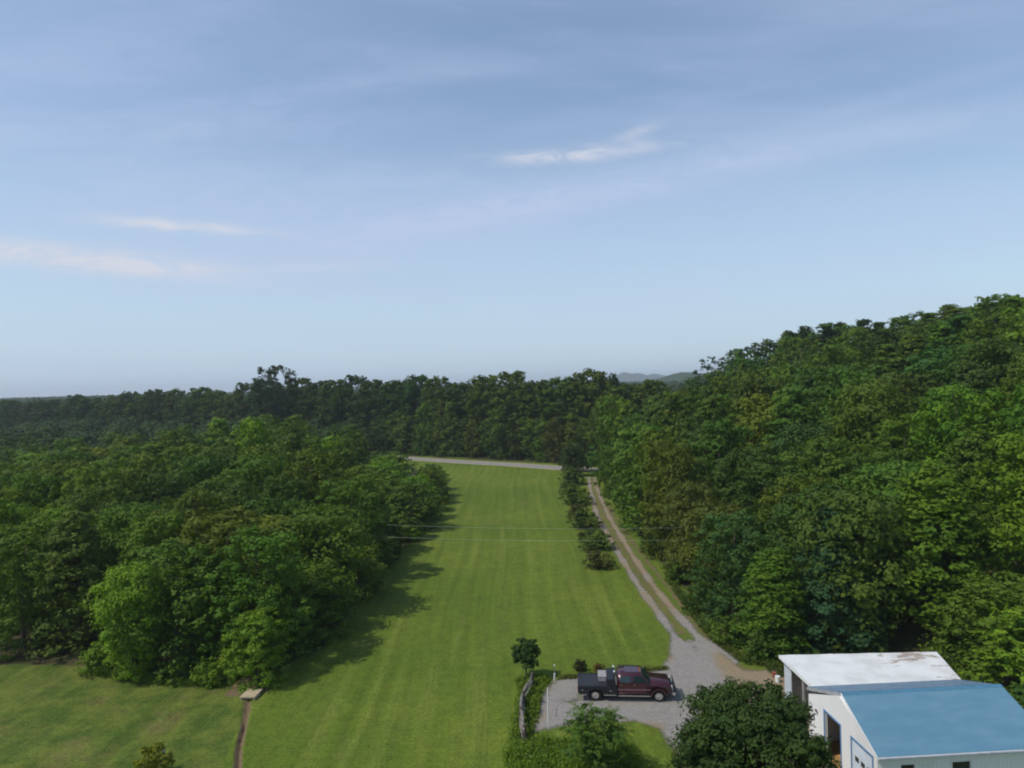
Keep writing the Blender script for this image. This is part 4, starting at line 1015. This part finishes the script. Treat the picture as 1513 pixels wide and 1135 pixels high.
# flatbed: deck, skirts with gap at the wheels, chrome strip
MB().box(-3.36, -.72, -1.08, 1.08, 1.10, 1.17).build('bed_deck', DECK, te, .012)
MB().box(-3.36, -.72, -1.085, -1.03, 1.172, 1.20).box(-3.36, -.72, 1.03, 1.085, 1.172, 1.20).box(-3.37, -3.32, -1.03, 1.03, 1.172, 1.20).build('bed_rim', BLACKP, te)
for s in (-1, 1):
    ya, yb = (1.0, 1.09) if s > 0 else (-1.09, -1.0)
    pts = [(-3.36, 1.098), (-.72, 1.098), (-.72, .52), (-1.62, .52)] + [(rx + .54 * math.cos(a), .50 + .46 * math.sin(a)) for a in np.linspace(0, math.pi, 12)] + [(-2.78, .52), (-3.36, .56)]
    MB().prism(pts, ya, yb).build('bed_skirt', BLACKP, te)
    yc = s * 1.1
    for (a, b) in ((-3.34, -2.78), (-1.6, -.74)): MB().box(a, b, yc - .012, yc + .012, .50, .56).build('chrome_strip', CHROME, te)
    for (a, z) in ((-3.15, .86), (-1.2, .82)): MB().box(a, a + .16, yc - .012, yc + .012, z, z + .05).build('latch', CHROME, te)
# black cabinet and headache rack behind the cab, lights on top
MB().box(-1.34, -.76, -1.04, 1.04, 1.175, 1.70).build('bed_cabinet', BLACKP, te, .03)
hr = MB()
for yy in (-1.0, -.5, 0, .5, 1.0): hr.tube([(-.80, yy, 1.70), (-.80, yy, 2.02)], .03, 6)
hr.tube([(-.80, -1.02, 2.02), (-.80, 1.02, 2.02)], .035, 6).tube([(-.80, -1.02, 1.86), (-.80, 1.02, 1.86)], .02, 6).build('headache_rack', BLACKP, te)
for yy in (-.55, .35): MB().box(-.90, -.78, yy - .09, yy + .09, 2.06, 2.17).build('work_light', LAMP, te, .02)
MB().box(-3.40, -3.36, -1.0, 1.0, .62, 1.09).build('tail_panel', BLACKP, te)
for s in (-1, 1): MB().box(-3.42, -3.40, s * .85 - .1, s * .85 + .1, .85, .97).build('tail_light', simple('red_lens', (.4, .02, .02), .3, .5), te)
# white tank box carried on the bed
q = Vector((-1.66, .30, 1.175 * .9 + .003)); p = te.matrix_basis @ q
e = empty('storage_box', tuple(Vector((mid.x, mid.y, .014)) + Matrix.Rotation(ty, 3, 'Z') @ (q * k_)), ty); tag(e, 'pale white box lying on the truck bed behind the black cabinet', 'box')
PALE = simple('pale_plastic', (.30, .285, .28), .6, .3)
MB().box(-.28, .28, -.55, .55, 0, .30).build('box_body', PALE, e, .03); MB().box(-.30, .30, -.57, .57, .302, .345).build('lid', PALE, e, .02)
# dark patch behind the truck handled by the yard surface itself

# ------------------------------------------------------------------ haze
HZ = bpy.data.materials.new('air_haze'); HZ.use_nodes = True; nt = HZ.node_tree; nt.nodes.clear()
out = nt.nodes.new('ShaderNodeOutputMaterial'); pv = nt.nodes.new('ShaderNodeVolumePrincipled')
pv.inputs['Color'].default_value = (.86, .92, 1.0, 1); pv.inputs['Density'].default_value = 0.00018; pv.inputs['Anisotropy'].default_value = .2
nt.links.new(pv.outputs[0], out.inputs['Volume'])
MB().box(-9500, 9500, -3500, 10000, -2, 110).build('haze', HZ)
tag(bpy.data.objects['haze'], kind='stuff'); bpy.data.objects['haze']['label'] = 'thin pale blue haze in the air'; bpy.data.objects['haze']['category'] = 'haze'

# ------------------------------------------------------------------ sun and sky
SUN_EL = R(54); SUN_AZ = R(-113)      # azimuth from +Y towards +X
sd = Vector((math.sin(SUN_AZ) * math.cos(SUN_EL), math.cos(SUN_AZ) * math.cos(SUN_EL), math.sin(SUN_EL)))
sl = bpy.data.lights.new('sun', 'SUN'); sl.energy = 3.1; sl.angle = R(.55); sl.color = (1.0, .95, .86)
so_ = bpy.data.objects.new('sun', sl); COL.objects.link(so_); so_.rotation_euler = sd.to_track_quat('Z', 'Y').to_euler(); so_.location = (-60, 0, 90)

wd = bpy.data.worlds.new('World'); SC.world = wd; wd.use_nodes = True; t = wd.node_tree; t.nodes.clear()
class WT(NT):
    def __init__(self): self.t = t
w_ = WT()
sky = w_.n('ShaderNodeTexSky', sky_type='NISHITA'); sky.sun_disc = False; sky.sun_elevation = SUN_EL; sky.sun_rotation = SUN_AZ
sky.altitude = 100; sky.air_density = 1.0; sky.dust_density = .6; sky.ozone_density = 1.3
tc = w_.n('ShaderNodeTexCoord').outputs['Generated']
sp = w_.n('ShaderNodeSeparateXYZ'); w_.l(tc, sp.inputs[0])
yy = w_.math('MAXIMUM', sp.outputs[1], .05)
u = w_.math('DIVIDE', sp.outputs[0], yy); v_ = w_.math('DIVIDE', sp.outputs[2], yy)
cb = w_.n('ShaderNodeCombineXYZ'); w_.l(u, cb.inputs[0]); w_.l(v_, cb.inputs[1]); uv = cb.outputs[0]
def rot(deg, sc, off=(0, 0, 0)):
    mp = w_.n('ShaderNodeMapping'); mp.vector_type = 'POINT'; w_.l(uv, mp.inputs[0]); mp.inputs['Rotation'].default_value = (0, 0, R(deg)); mp.inputs['Scale'].default_value = sc; mp.inputs['Location'].default_value = off; return mp.outputs[0]
front = w_.ramp(sp.outputs[1], .05, .35)
def uvpx(px, py):
    d = FV + RV * (px - CX) / F + UV * (CY - py) / F; return d[0] / d[1], d[2] / d[1]
veil = w_.noise(rot(-14, (1.0, 6.0, 1)), 1.6, 5, .55, dist=.4)
veil2 = w_.noise(rot(-10, (.7, 2.2, 1), (3, 1, 0)), 1.3, 4, .5)
def blob(px, py, lx, ly, ang):
    """soft elongated patch about one direction of the sky"""
    a, b = uvpx(px, py); du = w_.math('SUBTRACT', u, a); dv = w_.math('SUBTRACT', v_, b); c, s = math.cos(R(ang)), math.sin(R(ang))
    p = w_.math('ADD', w_.math('MULTIPLY', du, c), w_.math('MULTIPLY', dv, s)); q = w_.math('SUBTRACT', w_.math('MULTIPLY', dv, c), w_.math('MULTIPLY', du, s))
    p = w_.math('DIVIDE', p, lx / F); q = w_.math('DIVIDE', q, ly / F)
    r = w_.math('ADD', w_.math('MULTIPLY', p, p), w_.math('MULTIPLY', q, q)); return w_.math('EXPONENT', w_.math('MULTIPLY', r, -1.0))
def total(l):
    s = l[0]
    for x in l[1:]: s = w_.math('ADD', s, x)
    return s
def wt(b, k): return w_.math('MULTIPLY', b, k)
broad = total([wt(blob(420, 330, 520, 110, -2), .55), wt(blob(740, 310, 400, 30, 10), .6), wt(blob(1180, 225, 420, 26, 11), .42), wt(blob(1300, 150, 300, 14, 14), .2), wt(blob(300, 190, 260, 20, 3), .25), wt(blob(560, 120, 300, 16, 6), .22), wt(blob(100, 90, 420, 150, 0), .25), wt(blob(1430, 330, 300, 60, 5), .3), wt(blob(1200, 400, 340, 24, 9), .2)])
wisp_n = w_.noise(rot(-6, (1.0, 3.2, 1)), 13.0, 7, .66, dist=.8)
wisps = total([wt(blob(875, 226, 105, 11, 5), 1.4), wt(blob(936, 198, 34, 8, 17), 1.0), wt(blob(780, 232, 70, 9, -2), .7), wt(blob(270, 334, 110, 9, -6), 2.0), wt(blob(105, 383, 210, 17, -7), 2.0), wt(blob(250, 398, 90, 14, -8), .6), wt(blob(440, 395, 150, 8, 0), .6), wt(blob(40, 366, 120, 16, -6), .5)])
wf = w_.math('MULTIPLY', wisps, w_.ramp(wisp_n, .25, .65, .15, 1.0)); wf = w_.math('MULTIPLY', wf, .6, True)
vf = w_.math('ADD', w_.math('MULTIPLY', w_.ramp(veil, .4, .72), .33), w_.math('MULTIPLY', w_.ramp(veil2, .35, .7), .18))
vf = w_.math('ADD', vf, w_.math('MULTIPLY', broad, w_.ramp(wisp_n, .2, .7, .45, 1.1)))
vf = w_.math('MULTIPLY', w_.math('MULTIPLY', vf, front), .8, True)
SK = 0.15
SKV = 0.14
sc_ = lambda c: tuple(x / SKV for x in c)
base = sky.outputs[0]
hv = w_.math('MULTIPLY', w_.ramp(sp.outputs[2], -.05, .36, .95, .10), front)      # thin cirrus sheet, thicker towards the horizon
base = w_.mix(hv, base, sc_((.47, .62, .76)))
c = w_.mix(vf, base, sc_((.47, .565, .77)))
c = w_.mix(w_.math('MULTIPLY', wf, front), c, sc_((.62, .65, .74)))
bg = w_.n('ShaderNodeBackground'); w_.l(c, bg.inputs[0]); bg.inputs[1].default_value = SK
wo = w_.n('ShaderNodeOutputWorld'); w_.l(bg.outputs[0], wo.inputs['Surface'])

# ------------------------------------------------------------------ camera and render settings
cd = bpy.data.cameras.new('camera'); co = bpy.data.objects.new('camera', cd); COL.objects.link(co); SC.camera = co
cd.sensor_width = 36; cd.lens = F / 1513 * 36; cd.clip_end = 20000; cd.clip_start = .1
M = Matrix(((RV[0], UV[0], -FV[0], 0), (RV[1], UV[1], -FV[1], 0), (RV[2], UV[2], -FV[2], H), (0, 0, 0, 1))); co.matrix_world = M
SC.view_settings.view_transform = 'Standard'; SC.view_settings.look = 'None'; SC.view_settings.exposure = 0.0; SC.view_settings.gamma = 1.0
SC.render.engine = 'CYCLES'; cy = SC.cycles
cy.max_bounces = 5; cy.diffuse_bounces = 3; cy.glossy_bounces = 2; cy.transmission_bounces = 3; cy.volume_bounces = 1; cy.transparent_max_bounces = 8
cy.use_denoising = True; cy.pixel_filter_type = 'BLACKMAN_HARRIS'; cy.filter_width = 2.0
cy.use_adaptive_sampling = True; cy.adaptive_threshold = 0.02
